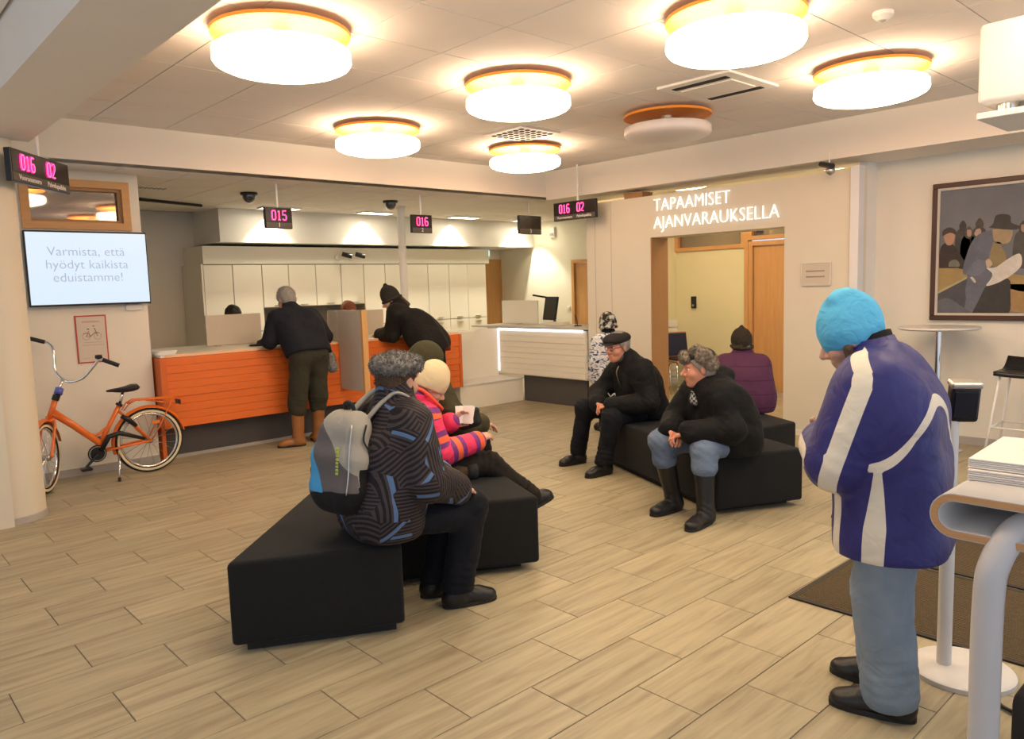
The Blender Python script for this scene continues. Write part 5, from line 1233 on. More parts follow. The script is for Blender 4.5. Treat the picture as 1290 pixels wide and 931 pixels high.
for (r0, r1, zf, zb, nm_, mm_) in ((.098, .090, .055, .098, 'collar', M_BLUEJ), (.086, .078, .068, .118, 'collar_lining', M_BLKCL)):
    nC = 36; V = []; F = []
    for ring_r, th in ((0, 0), (1, 0), (1, .010), (0, .010)):
        for i in range(nC):
            a = 2*math.pi*i/nC; ca, sa = math.cos(a), math.sin(a); hgt = (zf*(1+ca)/2+zb*(1-ca)/2)*ring_r
            rr_ = (r0 if ring_r == 0 else r1)-th; V.append(PF(.075+.028*ring_r+rr_*ca*1.0, rr_*sa*.95, 1.292+hgt-(.03*ca if ring_r == 0 else .0)))
    for q in range(4):
        for i in range(nC):
            j = (i+1) % nC; F.append((q*nC+i, q*nC+j, ((q+1) % 4)*nC+j, ((q+1) % 4)*nC+i))
    MB().add(V, F).out(nm_, mm_, t, True)
smesh('inner_collar', sculpt([_cap(PF(.08, 0, 1.30), PF(.09, 0, 1.35), .066, .060), _cap(PF(.08, 0, 1.33), H(-.02, 0, -.07), .058, .056)], .007, .02, noise=.003, cuts=[(PF(.06, 0, 1.425), (0, 0, 1))]), M_BLKCL, t)
M_BHAT = cloth('light_blue_knit', (.10, .42, .68), .9, .08, .5, 14, .3, 260)
smesh('beanie', merge(sculpt([(H.ell((-.010, 0, .030), (.116, .096, .108)), .02), (H.ell((-.032, 0, .088), (.082, .074, .078)), .04), (H.cap((-.05, -.012, .155), (-.035, .012, .16), .016), .03), (H.cap((-.07, .03, .14), (-.01, .05, .15), .012), .03)], .006, cuts=[(H(0, 0, -.036), H.R @ (np.array((.20, 0, -1.0))/1.02))], noise=.004, nfreq=34)), M_BHAT, t); eyes(H, t)
smesh('hair', sculpt([_cap(H(.02, .078, -.03), H(.035, .080, -.10), .018, .012), _cap(H(.02, -.078, -.03), H(.035, -.08, -.1), .018, .012)], .006, noise=.003), M_HAIRB, t)
MB().tube([PF(.175, .07, .78), PF(.19, .075, .71)], .008, 8).out('zip_pull', M_BLACKP, t)
# ---- 2. man with the backpack
t = person((1.98, 3.10), 'seated person in grey fur hat and dark zigzag jacket, wearing a backpack')
c0 = np.array((1.95, 3.10, 0.0))
J = dict(pel=(1.95, 3.10, .53), chest=(2.00, 3.075, .86), neck=(2.04, 3.06, 1.05), sl=(2.045, 3.225, .985), sr=(2.03, 2.905, .985), el=(2.22, 3.30, .76), er=(2.035, 2.815, .72), wl=(2.36, 3.14, .63), wr=(2.25, 2.86, .635),
         hl=(1.99, 3.20, .52), hr=(1.96, 3.01, .52), kl=(2.39, 3.09, .50), kr=(2.355, 2.90, .505), al=(2.30, 3.14, .10), ar=(2.30, 2.95, .10))
J = {k: np.array(v, float) for k, v in J.items()}
H = Frame((2.065, 3.055, 1.165), 12, 6)
def zig_col(nt, co):
    v = nn(nt, 'ShaderNodeTexVoronoi', feature='F1'); v.inputs['Scale'].default_value = 9; nt.links.new(co, v.inputs['Vector'])
    rot = nn(nt, 'ShaderNodeVectorRotate', rotation_type='AXIS_ANGLE'); rot.inputs['Axis'].default_value = (.35, -1, .1)
    sp = nn(nt, 'ShaderNodeSeparateColor'); nt.links.new(v.outputs['Color'], sp.inputs[0])
    stp = mth(nt, 'MULTIPLY', mth(nt, 'FLOOR', mth(nt, 'MULTIPLY', sp.outputs[0], 4.0)), 0.80)
    nt.links.new(co, rot.inputs['Vector']); nt.links.new(stp, rot.inputs['Angle'])
    s2 = nn(nt, 'ShaderNodeSeparateXYZ'); nt.links.new(rot.outputs[0], s2.inputs[0])
    w1 = mth(nt, 'SINE', mth(nt, 'MULTIPLY', s2.outputs[2], 6.283/.0165))
    line = mth(nt, 'GREATER_THAN', w1, .05)
    base = mixrgb(nt, line, (.010, .009, .012), (.050, .037, .040))
    ln2 = mth(nt, 'FRACT', mth(nt, 'MULTIPLY', s2.outputs[2], 1/.095))
    b1 = mth(nt, 'MULTIPLY', mth(nt, 'LESS_THAN', ln2, .16), mth(nt, 'GREATER_THAN', sp.outputs[1], .42))
    return mixrgb(nt, b1, base, (.085, .155, .30))
M_ZIG = cloth('zigzag_print', (.03, .03, .03), .6, wr=.45, wscale=9, fine=.1, colour=zig_col)
M_NAVY = cloth('navy_trousers', (.006, .0068, .0115), .8, .2, .4, 12)
dress(t, J, H, jm=M_ZIG, tm=M_NAVY, pad=.032, hem=.445, jv=.0085, collar=.075, seed=7, noise=.008, hands=[hand_prims(J['wl'], (.8, -.5, -.3), (0, -.2, -1), 1, .5), hand_prims(J['wr'], (.9, .2, -.3), (0, .1, -1), -1, .5)], tr=(.10, .082, .072), trcut=.085, torso=dict(hip=(.10, .13), waist=(.09, .125), chest=(.085, .115), sh=.062), arms=(.062, .056, .046))
for s in 'lr': shoe(J['a'+s], (1, -.35, 0), t, .28, boot=J['a'+s]+np.array((0, 0, .07)), bootr=.056)
_hv = hair_cap(H, 1.0, .009, .02, -.075); fur(_hv, 2600, .011, M_HAIRB, smesh('hair', _hv, M_HAIRB, t), 21, 'hair_strands', .0012)
band = [(H.cap((-.012+.094*math.cos(2*math.pi*i/20), .080*math.sin(2*math.pi*i/20), .078+.012*math.cos(2*math.pi*i/20)), (-.012+.094*math.cos(2*math.pi*(i+1)/20), .080*math.sin(2*math.pi*(i+1)/20), .078+.012*math.cos(2*math.pi*(i+1)/20)), .030), .02) for i in range(20)]
band += [(H.ell((-.012, 0, .088), (.102, .088, .050)), .02), (H.ell((-.095, .045, .09), (.022, .03, .022)), .02), (H.ell((-.085, -.055, .09), (.022, .03, .022)), .02)]
VF = sculpt(band, .007, noise=.006, nfreq=45); fh = smesh('fur_hat', VF, M_FURG, t); fur(VF, 7000, .011, M_FURG, fh, 3, wid=.0016)
# backpack: a thing of its own on his back
bp = thing('backpack', (1.78, 3.15, .5), 'grey, black and light blue backpack worn by the person in the zigzag jacket', 'backpack')
BF = Frame((1.79, 3.12, .825), 8, 6)
def bp_attr(V):
    q = BF.loc(V); x, y, z = q[:, 0], q[:, 1], q[:, 2]
    back = x < -.045
    blk = np.where(back, -.135-z-.15*np.maximum(0, y+.05), -.03-z)
    blue_ = np.where(back, np.minimum(.075-(z+.135)*.72-(.02+y)*-.75-.10, z+.145), -1)
    blue_ = np.where(back, np.minimum((y-.015)-(z+.13)*.55, z+.150), -1)
    dg = np.where(back, np.minimum(.115-z-(-(y))*.9-.03, 1), -1)
    return {'black': blk, 'blue': blue_, 'dgrey': dg}
def bp_col(nt, co):
    g = lambda n: mth(nt, 'GREATER_THAN', attr(nt, n), 0.0)
    c = mixrgb(nt, g('dgrey'), (.33, .31, .27), (.125, .11, .11))
    c = mixrgb(nt, g('black'), c, (.010, .010, .011)); return mixrgb(nt, g('blue'), c, (.07, .33, .62))
M_BP = cloth('backpack_canvas', (.3, .3, .3), .75, wr=.25, wscale=10, fine=.3, fscale=250, colour=bp_col)
pr = [(BF.cap((-.02, -.085, -.13), (-.02, .085, -.13), .088), .05), (BF.cap((-.015, -.085, 0), (-.015, .085, 0), .085), .06), (BF.cap((0, -.075, .12), (0, .075, .12), .070), .06), (BF.cap((.02, -.06, .17), (.02, .06, .17), .05), .05), (BF.cap((-.03, -.06, -.19), (-.03, .06, -.19), .06), .05)]
VF = sculpt(pr, .0075, noise=.004, nfreq=18, cuts=[(BF(.075, 0, 0), BF.R[:, 0])]); smesh('bag_body', VF, M_BP, bp, attrs=bp_attr(VF[0]))
M_STRAP = cloth('grey_strap', (.32, .30, .26), .8, wr=.1)
for sg, sh in ((-1, J['sr']), (1, J['sl'])):
    a = BF(.05, .07*sg, .17); top = lerp(J['neck'], sh, .52)+np.array((-.01, 0, .10)); frt = lerp(J['neck'], sh, .6)+np.array((.13, 0, -.02)); low = lerp(J['neck'], sh, .75)+np.array((.13, 0, -.22))
    MB().tube(bez([a, lerp(a, top, .6)+np.array((0, 0, .03)), top, frt, low], 5), .030, 10, flat=(.35, 1.0)).out('strap', M_STRAP, bp, True)
MB().tube(bez([BF(.03, -.03, .20), BF(.015, -.025, .255), BF(.015, .025, .255), BF(.03, .03, .20)], 5), .010, 8).out('carry_loop', M_DARK, bp, True)
zp = [BF(.0, -.148, .17), BF(-.02, -.158, .10), BF(.01, -.168, .04), BF(.0, -.172, -.03)]
MB().tube(bez(zp, 5), .0045, 6).out('zip', M_DARK, bp, True); MB().tube(bez([BF(-.06, -.12, .17), BF(-.085, -.14, .05), BF(-.095, -.15, -.06), BF(-.10, -.145, -.14)], 5), .004, 6).out('zip', M_STEEL, bp, True)
M_LIME = mat('lime_print', (.42, .52, .06), .6)
for i in range(8): MB().box(-.0095, .0095, -.003, .003, -.006, .006, .002, 1, M=Matrix.Translation(Vector(BF(-.101, -.075, .06-.016*i))) @ Matrix(BF.R.tolist()).to_4x4() @ Matrix.Rotation(math.radians(90), 4, 'Z')).out('printed_letter', M_LIME, bp)
# ---- 3. person in the striped pink jacket
t = person((2.71, 3.785), 'seated person in pink, purple and orange striped jacket and cream beanie, holding paper')
J = dict(pel=(2.74, 3.74, .50), chest=(2.755, 3.75, .74), neck=(2.795, 3.74, .885), sl=(2.845, 3.875, .835), sr=(2.74, 3.60, .835), el=(2.92, 3.90, .66), er=(2.775, 3.52, .62), wl=(3.01, 3.72, .755), wr=(3.03, 3.50, .66),
         hl=(2.78, 3.82, .49), hr=(2.74, 3.66, .49), kl=(3.13, 3.66, .52), kr=(3.13, 3.50, .50), al=(3.32, 3.52, .30), ar=(3.36, 3.37, .27))
PD = np.array((-.07, .065, 0))
J = {k: np.array(v, float)+PD for k, v in J.items()}; H = Frame(np.array((2.855, 3.715, 1.0))+PD, -26, 32)
def pink_attr(V):
    b = V[:, 2].copy()*1.0; pel, ch = J['pel'], J['neck']; ax_ = (ch-pel)/np.linalg.norm(ch-pel); b = 2.0-(V-pel) @ ax_
    best = np.full(len(V), .085)
    for s in 'lr':
        off = 2.0-(J['s'+s]-pel) @ ax_
        for a, c, o_ in ((J['s'+s], J['e'+s], off), (J['e'+s], J['w'+s], off+np.linalg.norm(J['e'+s]-J['s'+s]))):
            d = c-a; L = np.linalg.norm(d); d = d/L; tt = np.clip((V-a) @ d, 0, L); r = np.linalg.norm(V-a-tt[:, None]*d, axis=1); m = (r < best) & (((V-a) @ d > 0.03) | (o_ > off))
            b[m] = (o_+(V-a) @ d)[m]; best[m] = r[m]
    return {'band': b}
def pink_col(nt, co):
    f = mth(nt, 'FRACT', mth(nt, 'MULTIPLY', attr(nt, 'band'), 1/.172)); cr_ = nn(nt, 'ShaderNodeValToRGB'); cr_.color_ramp.interpolation = 'CONSTANT'; e = cr_.color_ramp.elements
    e[0].position = 0; e[0].color = (.80, .045, .13, 1); e[1].position = .30; e[1].color = (.19, .035, .20, 1)
    for p, c in ((.50, (.85, .14, .055)), (.72, (.19, .035, .20)), (.90, (.80, .045, .13))): k = e.new(p); k.color = c+(1,)
    nt.links.new(f, cr_.inputs[0]); return cr_.outputs[0]
M_PINK = cloth('striped_pink_nylon', (.8, .05, .13), .55, wr=.5, wscale=13, fine=.05, colour=pink_col)
M_DKBR = cloth('dark_brown_trousers', (.016, .013, .011), .85, .2, .4, 14)
dress(t, J, H, S=.82, jm=M_PINK, tm=M_DKBR, pad=.026, hem=.445, jv=.0085, hS=.92, collar=.0, seed=11, noise=.007, hands=[hand_prims(J['wl'], (.75, -.35, .45), (.2, -.9, .1), -1, .55, .9), hand_prims(J['wr'], (.9, -.1, .3), (0, .3, -1), -1, .6, .9)], tr=(.085, .066, .056), jattrs=pink_attr)
M_ORC = cloth('orange_lining', (.85, .10, .05), .6, wr=.3)
hood = sculpt([(_cap(J['neck']+np.array((-.045, .02, .01)), J['neck']+np.array((-.055, .02, .09)), .088, .080), .03), (_cap(J['neck']+np.array((.03, -.06, -.01)), J['neck']+np.array((-.04, -.04, .07)), .045, .05), .03)], .0075, noise=.005, cuts=[(J['neck']+np.array((-.04, .02, .115)), (.25, 0, 1))], subs=[(H.ell((-.01, 0, .02), (.098, .088, .13)), .01)])
smesh('hood', hood, M_PINK, t, attrs=pink_attr(hood[0])); MB().tube(bez([J['neck']+np.array((.10, -.09, -.02)), J['neck']+np.array((.03, -.125, .03)), J['neck']+np.array((-.05, -.09, .115)), J['neck']+np.array((-.10, .0, .12))], 5), .011, 8).out('hood_trim', M_ORC, t, True)
M_CREAMH = cloth('cream_fleece', (.68, .55, .34), .95, .06, .3, 10, .35, 200)
smesh('beanie', beanie(H, .95, tall=.03, rim=-.012, tilt=.12, pad=.02, fold=False), M_CREAMH, t); eyes(H, t, .92)
for s in 'lr': shoe(J['a'+s], (1, -.25, 0), t, .24, boot=J['a'+s]+(J['k'+s]-J['a'+s])*.25, z0=J['a'+s][2]-.085, pitch=-18 if s == 'r' else -8, bootr=.055)
MB().tube([J['wl']+np.array((-.01, .0, -.0)), J['wl']+np.array((.03, -.01, .02))], [.042, .046], 12).out('cuff', M_ORC, t, True)
pp = thing('folded_paper', (3.02, 3.765, .80), 'small white folded paper in the hands of the pink jacketed person', 'paper')
for k, (a, b_) in enumerate(((-18, .0), (14, .004))):
    MB().box(-.055, .055, -.001, .001, -.055, .06, M=Matrix.Translation((3.015, 3.72+b_*4, .80)) @ Matrix.Rotation(math.radians(-50+a), 4, 'Z') @ Matrix.Rotation(math.radians(-24), 4, 'X')).out('leaf', mat('paper_sheet', (.85, .82, .78), .7), pp)
wl = thing('black_wallet', (3.07, 3.725, .76), 'small black pouch beside the folded paper', 'pouch')
smesh('pouch_body', sculpt([_cap((3.03, 3.765, .73), (3.09, 3.71, .755), .032, .030), _cap((3.08, 3.71, .76), (3.085, 3.705, .82), .022, .018)], .006, .02, noise=.004), M_DARK, wl); MB().tube([(3.03, 3.765, .765), (3.08, 3.72, .785)], .004, 6).out('zip', M_STEEL, wl)
# ---- 4. hunched person in olive beyond
t = person((3.05, 4.22), 'hunched person in olive hooded coat seated beyond the cream beanie')
J = dict(pel=(3.02, 4.27, .51), chest=(3.06, 4.25, .80), neck=(3.09, 4.225, .985), sl=(3.16, 4.36, .92), sr=(3.03, 4.05, .92), el=(3.28, 4.36, .68), er=(3.15, 3.93, .68), wl=(3.42, 4.16, .66), wr=(3.38, 4.02, .66),
         hl=(3.06, 4.36, .51), hr=(3.0, 4.18, .51), kl=(3.44, 4.22, .51), kr=(3.38, 4.04, .51), al=(3.50, 4.22, .10), ar=(3.46, 4.02, .10))
J = {k: np.array(v, float) for k, v in J.items()}; H = Frame((3.10, 4.215, 1.085), -24, 22)
M_OLIVE = cloth('olive_cloth', (.052, .046, .022), .9, .15, .4, 12)
dress(t, J, H, jm=M_OLIVE, tm=M_BLKCL, pad=.03, hem=.44, collar=.04, seed=15, tr=(.095, .076, .065), trcut=.08, hands=[hand_prims(J['wl'], (.9, -.4, -.2), (0, 0, -1), 1, .5), hand_prims(J['wr'], (.9, -.2, -.2), (0, 0, -1), -1, .5)])
smesh('hood', sculpt([(H.ell((-.025, 0, .03), (.125, .108, .128)), .03), (_cap(H(-.06, 0, -.04), J['neck'], .09, .10), .05)], .0085, noise=.005, subs=[(H.ell((.09, 0, -.02), (.09, .075, .10)), .02)]), M_OLIVE, t)
for s in 'lr': shoe(J['a'+s], (1, -.3, 0), t, .28)
# ---- 5. man in flat cap and glasses
t = person((5.2, 4.15), 'seated person in black jacket, flat cap and glasses with clasped hands')
J = dict(pel=(5.36, 4.12, .52), chest=(5.275, 4.13, .76), neck=(5.185, 4.145, .925), sl=(5.13, 3.955, .865), sr=(5.29, 4.315, .865), el=(5.09, 3.86, .61), er=(5.16, 4.47, .62), wl=(4.93, 4.13, .575), wr=(4.98, 4.32, .58),
         hl=(5.31, 4.03, .51), hr=(5.38, 4.21, .51), kl=(4.89, 4.10, .49), kr=(5.0, 4.50, .50), al=(4.83, 4.14, .10), ar=(4.99, 4.58, .10))
J = {k: np.array(v, float) for k, v in J.items()}; H = Frame((5.075, 4.175, 1.06), 172, 6)
M_BLKJ = cloth('black_jacket', (.0058, .006, .0068), .75, .2, .4, 11)
hd = [hand_prims(J['wl'], (-.55, .75, -.15), (-.2, .1, -.9), 1, .75), hand_prims(J['wr'], (-.55, -.8, -.15), (-.3, 0, -.9), -1, .6)]
dress(t, J, H, jm=M_BLKJ, tm=M_NAVY, pad=.028, hem=.43, collar=.055, seed=21, hands=hd, skin_=M_SKINR, tr=(.095, .075, .066), trcut=.09, noise=.012)
for s in 'lr': shoe(J['a'+s], (-1, .12 if s == 'l' else .2, 0), t, .28, boot=J['a'+s]+np.array((0, 0, .06)), bootr=.055)
_hv = hair_cap(H, 1.0, .007, .015, -.06); fur(_hv, 2600, .011, M_HAIRG, smesh('hair', _hv, M_HAIRG, t), 22, 'hair_strands', .0012); eyes(H, t)
capP = [(H.ell((-.012, 0, .072), (.118, .095, .052)), .02), (H.ell((.045, 0, .066), (.085, .085, .040)), .03)]
ch_ = smesh('flat_cap', sculpt(capP, .006, noise=.003, nfreq=30, cuts=[(H(0, 0, .043), H.R @ np.array((-.10, 0, -.995)))]), cloth('dark_brown_wool', (.022, .019, .018), .9, .15, .2, 20, .4), t)
smesh('visor', sculpt([H.ell((.10, 0, .047), (.055, .072, .009), pitch=8)], .0045), cloth('dark_brown_wool', (.02, .02, .02)), ch_)
M_GLS = mat('glasses_frame', (.16, .03, .025), .3)
for s in (-1, 1):
    pts = [H(.100+.004*math.cos(a), .031*s+.024*math.cos(a), .001+.017*math.sin(a)) for a in np.linspace(0, 2*math.pi, 14, endpoint=False)]
    g = MB().tube(pts, .0028, 6, closed=True).out('glasses_rim', M_GLS, t, True)
    MB().tube([H(.098, .055*s, .006), H(.02, .080*s, .008), H(-.012, .083*s, 0)], .0024, 6).out('temple', M_GLS, g, True)
MB().tube([H(.105, -.008, .004), H(.105, .008, .004)], .0028, 6).out('bridge', M_GLS, t)
smesh('scarf', sculpt([_cap(lerp(J['neck'], H(0, 0, -.05), .0), lerp(J['neck'], H(0, 0, -.05), .65), .075, .066)], .007, noise=.004), cloth('grey_check_scarf', (.10, .10, .10), .9, .5), t)
zz = [J['neck']+np.array((-.085, .03, -.02)), lerp(J['chest'], J['neck'], .5)+np.array((-.150, .055, 0)), J['chest']+np.array((-.165, .06, -.02)), lerp(J['pel'], J['chest'], .5)+np.array((-.155, .055, 0))]
MB().tube(bez(zz, 4), .005, 6).out('zip', M_STEEL, t, True)
MB().tube(bez([H.o*0+np.array((5.03, 4.25, .66)), np.array((5.0, 4.18, .625)), np.array((4.995, 4.08, .615))], 4), .004, 6).out('cord', M_STEEL, t, True)
autosmooth(MB().lathe([(0, .004), (.014, .003), (.016, 0)], (4.99, 4.02, .572), 12, axis=(0, -.6, .8)).out('knee_patch', mat('tan_patch', (.35, .17, .09), .8), t))
# ---- 6. man in fur ushanka
t = person((4.6, 2.88), 'seated person in fur trapper hat, black jacket, jeans and rubber boots')
J = dict(pel=(4.64, 2.85, .52), chest=(4.565, 2.88, .745), neck=(4.485, 2.915, .885), sl=(4.44, 2.755, .825), sr=(4.585, 3.07, .825), el=(4.42, 2.685, .62), er=(4.49, 3.18, .61), wl=(4.27, 2.90, .595), wr=(4.30, 3.08, .60),
         hl=(4.63, 2.75, .51), hr=(4.70, 2.92, .51), kl=(4.30, 2.815, .495), kr=(4.26, 3.13, .50), al=(4.24, 2.77, .11), ar=(4.35, 3.10, .11))
J = {k: np.array(v, float) for k, v in J.items()}; H = Frame((4.425, 2.935, 1.01), 138, 6)
hd = [hand_prims(J['wl'], (-.45, .82, -.25), (-.2, .1, -.9), 1, .75, 1.1), hand_prims(J['wr'], (-.55, -.75, -.3), (-.4, 0, -.9), -1, .6, 1.1)]
M_JEANS = cloth('blue_jeans', (.10, .15, .26), .85, wr=.5, wscale=12, fine=.4, fscale=500, colour=lambda nt, co: (lambda n: (nt.links.new(co, n.inputs['Vector']), mixrgb(nt, n.outputs['Fac'], (.055, .085, .155), (.20, .26, .36)))[1])(nn(nt, 'ShaderNodeTexNoise')))
hoodp = [(_cap(J['neck']+np.array((.09, -.03, .0)), J['neck']+np.array((.13, -.05, .05)), .085, .07), .05), (_cap(J['neck']+np.array((.03, -.10, .0)), J['neck']+np.array((.10, .06, .02)), .06, .06), .05)]
dress(t, J, H, jm=M_BLKJ, tm=M_JEANS, pad=.034, hem=.42, collar=.035, seed=27, hands=hd, skin_=M_SKINR, tr=(.098, .082, .075), low=.30, noise=.013, extra=hoodp, arms=(.06, .054, .044), torso=dict(hip=(.10, .13), waist=(.095, .13), chest=(.095, .12), sh=.064))
for s in 'lr': shoe(J['a'+s], (-1, -.05 if s == 'l' else .12, 0), t, .30, boot=lerp(J['k'+s], J['a'+s], .24), bootr=.072, name='rubber_boot')
_hv = hair_cap(H, 1.0, .008, .02, -.05); fur(_hv, 2600, .011, M_HAIRG, smesh('hair', _hv, M_HAIRG, t), 23, 'hair_strands', .0012); eyes(H, t)
up = [(H.ell((-.015, 0, .085), (.105, .088, .055)), .03)]
VFc = sculpt(up, .006); uh = smesh('hat_crown', VFc, cloth('dark_green_leather', (.018, .017, .012), .5, .2, .3), t)
fl = [(H.ell((.088, 0, .085), (.026, .072, .040)), .02), (H.ell((-.02, .085, .088), (.058, .022, .056)), .02), (H.ell((-.02, -.085, .088), (.058, .022, .056)), .02), (H.ell((-.10, 0, .035), (.026, .068, .050)), .03), (H.ell((-.06, .073, .025), (.05, .020, .036)), .02), (H.ell((-.06, -.073, .025), (.05, .020, .036)), .02)]
VF = sculpt(fl, .0065, noise=.006, nfreq=45); ff = smesh('fur_flaps', VF, M_FURB, uh); fur(VF, 6500, .011, M_FURB, ff, 5, wid=.0016)
smesh('shirt', sculpt([_cap(J['neck']+np.array((-.045, .022, .0)), J['neck']+np.array((-.075, .035, -.09)), .05, .04)], .008, noise=.003), cloth('white_check_shirt', (.25, .25, .25), .8, .6, .2, 20, colour=lambda nt, co: (lambda c: (nt.links.new(co, c.inputs['Vector']), setattr(c.inputs['Scale'], 'default_value', 60), mixrgb(nt, c.outputs['Fac'], (.04, .04, .045), (.42, .42, .42)))[2])(nn(nt, 'ShaderNodeTexChecker'))), t)
M_REFL = mat('silver_piping', (.55, .55, .55), .4)
def on_surface(J_, a, b): return [np.array(a), np.array(b)]
MB().tube([np.array((4.385, 2.765, .765)), np.array((4.37, 2.815, .745)), np.array((4.385, 2.86, .735))], .005, 6).out('chest_piping', M_REFL, t, True)
# ---- 7. woman in purple coat, back turned
t = person((6.10, 3.60), 'seated person in purple quilted coat and dark knit hat, back turned')
F7, J = joints((6.09, 3.585), 33, pel=(-.02, 0, .53), chest=(0, 0, .755), neck=(.03, 0, .905), sl=(.02, .14, .84), sr=(.02, -.14, .84), el=(.10, .185, .66), er=(.10, -.185, .66), wl=(.30, .10, .60), wr=(.30, -.10, .60), hl=(.0, .09, .52), hr=(0, -.09, .52), kl=(.42, .10, .52), kr=(.42, -.10, .52), al=(.45, .10, .10), ar=(.45, -.1, .10))
H = Frame(F7(.05, .01, 1.02), 48, 6)
def quilt(nt, co):
    s = nn(nt, 'ShaderNodeSeparateXYZ'); nt.links.new(co, s.inputs[0]); f = mth(nt, 'FRACT', mth(nt, 'MULTIPLY', s.outputs[2], 1/.12)); g = mth(nt, 'LESS_THAN', f, .06)
    return mixrgb(nt, g, (.088, .026, .068), (.05, .014, .04))
M_PURP = cloth('purple_coat', (.09, .026, .07), .7, .1, .4, 11, colour=quilt)
dress(t, J, H, jm=M_PURP, tm=M_BLKCL, pad=.036, hem=.435, collar=.05, seed=31, noise=.007, torso=dict(hip=(.11, .135), waist=(.09, .12), chest=(.09, .115), sh=.06), tr=(.095, .075, .065), hands=[hand_prims(J['wl'], F7.R @ np.array((.8, -.5, -.2)), (0, 0, -1), 1, .6), hand_prims(J['wr'], F7.R @ np.array((.8, .5, -.2)), (0, 0, -1), -1, .6)], trcut=.08)
for s in 'lr': shoe(J['a'+s], F7.R @ np.array((1, 0, 0)), t, .26)
_hv = hair_cap(H, .97, .004, .03, -.10); fur(_hv, 2600, .011, M_HAIRG, smesh('hair', _hv, M_HAIRG, t), 24, 'hair_strands', .0012)
smesh('beanie', beanie(H, .97, tall=.015, rim=-.03, tilt=.2, pad=.014, knot=.014), cloth('dark_brown_knit', (.035, .026, .018), .95, .2, .6, 22, .5, 220), t)
# ---- 8. child in camouflage snow coat
t = person((6.37, 5.36), 'small person in white and blue patterned coat and camouflage beanie, standing behind the flat-capped person')
F8, J = joints((6.37, 5.36), 75, pel=(0, 0, .62), chest=(0, 0, .88), neck=(0, 0, 1.03), sl=(0, .135, .975), sr=(0, -.135, .975), el=(.0, .175, .78), er=(0, -.175, .78), wl=(.05, .17, .60), wr=(.05, -.17, .6), hl=(0, .07, .60), hr=(0, -.07, .60), kl=(.0, .075, .34), kr=(0, -.075, .34), al=(0, .08, .08), ar=(0, -.08, .08))
H = Frame(F8(.02, 0, 1.145), 80, 8)
def camo(nt, co):
    mp = nn(nt, 'ShaderNodeMapping'); mp.inputs['Scale'].default_value = (14, 14, 26); nt.links.new(co, mp.inputs['Vector'])
    n = nn(nt, 'ShaderNodeTexNoise'); n.inputs['Scale'].default_value = 1; n.inputs['Detail'].default_value = 5; n.inputs['Distortion'].default_value = 1.5; nt.links.new(mp.outputs[0], n.inputs['Vector'])
    cr_ = nn(nt, 'ShaderNodeValToRGB'); cr_.color_ramp.interpolation = 'CONSTANT'; e = cr_.color_ramp.elements; e[0].color = (.035, .045, .09, 1); e[1].position = .42; e[1].color = (.16, .20, .34, 1); k = e.new(.48); k.color = (.72, .70, .68, 1); k = e.new(.63); k.color = (.40, .42, .48, 1); k = e.new(.67); k.color = (.72, .70, .68, 1)
    nt.links.new(n.outputs['Fac'], cr_.inputs[0]); return cr_.outputs[0]
M_CAMO = cloth('camo_white', (.5, .5, .5), .7, wr=.6, wscale=14, colour=camo, stretch=(1, 1, 3))
ext = [(_cap(F8(0, -.07, .48), F8(0, .07, .48), .125, .125), .06), (_cap(F8(0, -.075, .36), F8(0, .075, .36), .128, .128), .06)]
dress(t, J, H, S=.74, jm=M_CAMO, tm=M_BLKCL, pad=.034, hem=.33, hS=.88, seed=37, extra=ext, tr=(.075, .06, .055), noise=.006, nj='coat', hands=[hand_prims(J['wl'], (0, .1, -1), F8.R @ np.array((0, -1, 0)), 1, .4, .75), hand_prims(J['wr'], (0, .1, -1), F8.R @ np.array((0, 1, 0)), -1, .4, .75)])
smesh('neck_warmer', sculpt([_cap(F8(0, -.05, 1.0), F8(0, .05, 1.0), .075, .075), _cap(F8(0, 0, 1.0), F8(0.005, 0, 1.08), .08, .07)], .008, .03, noise=.003), M_BLKCL, t)
for s in 'lr': shoe(J['a'+s], F8.R @ np.array((1, 0, 0)), t, .22, h=.1)
def camo2(nt, co):
    n = nn(nt, 'ShaderNodeTexNoise'); n.inputs['Scale'].default_value = 22; n.inputs['Detail'].default_value = 3; nt.links.new(co, n.inputs['Vector'])
    cr_ = nn(nt, 'ShaderNodeValToRGB'); cr_.color_ramp.interpolation = 'CONSTANT'; e = cr_.color_ramp.elements; e[0].color = (.02, .018, .016, 1); e[1].position = .46; e[1].color = (.16, .15, .12, 1); k = e.new(.55); k.color = (.55, .52, .46, 1)
    nt.links.new(n.outputs['Fac'], cr_.inputs[0]); return cr_.outputs[0]
smesh('beanie', beanie(H, .9, tall=.02, rim=-.03, tilt=.1, pad=.018), cloth('camo_knit', (.2, .2, .2), .9, wr=.4, colour=camo2), t)
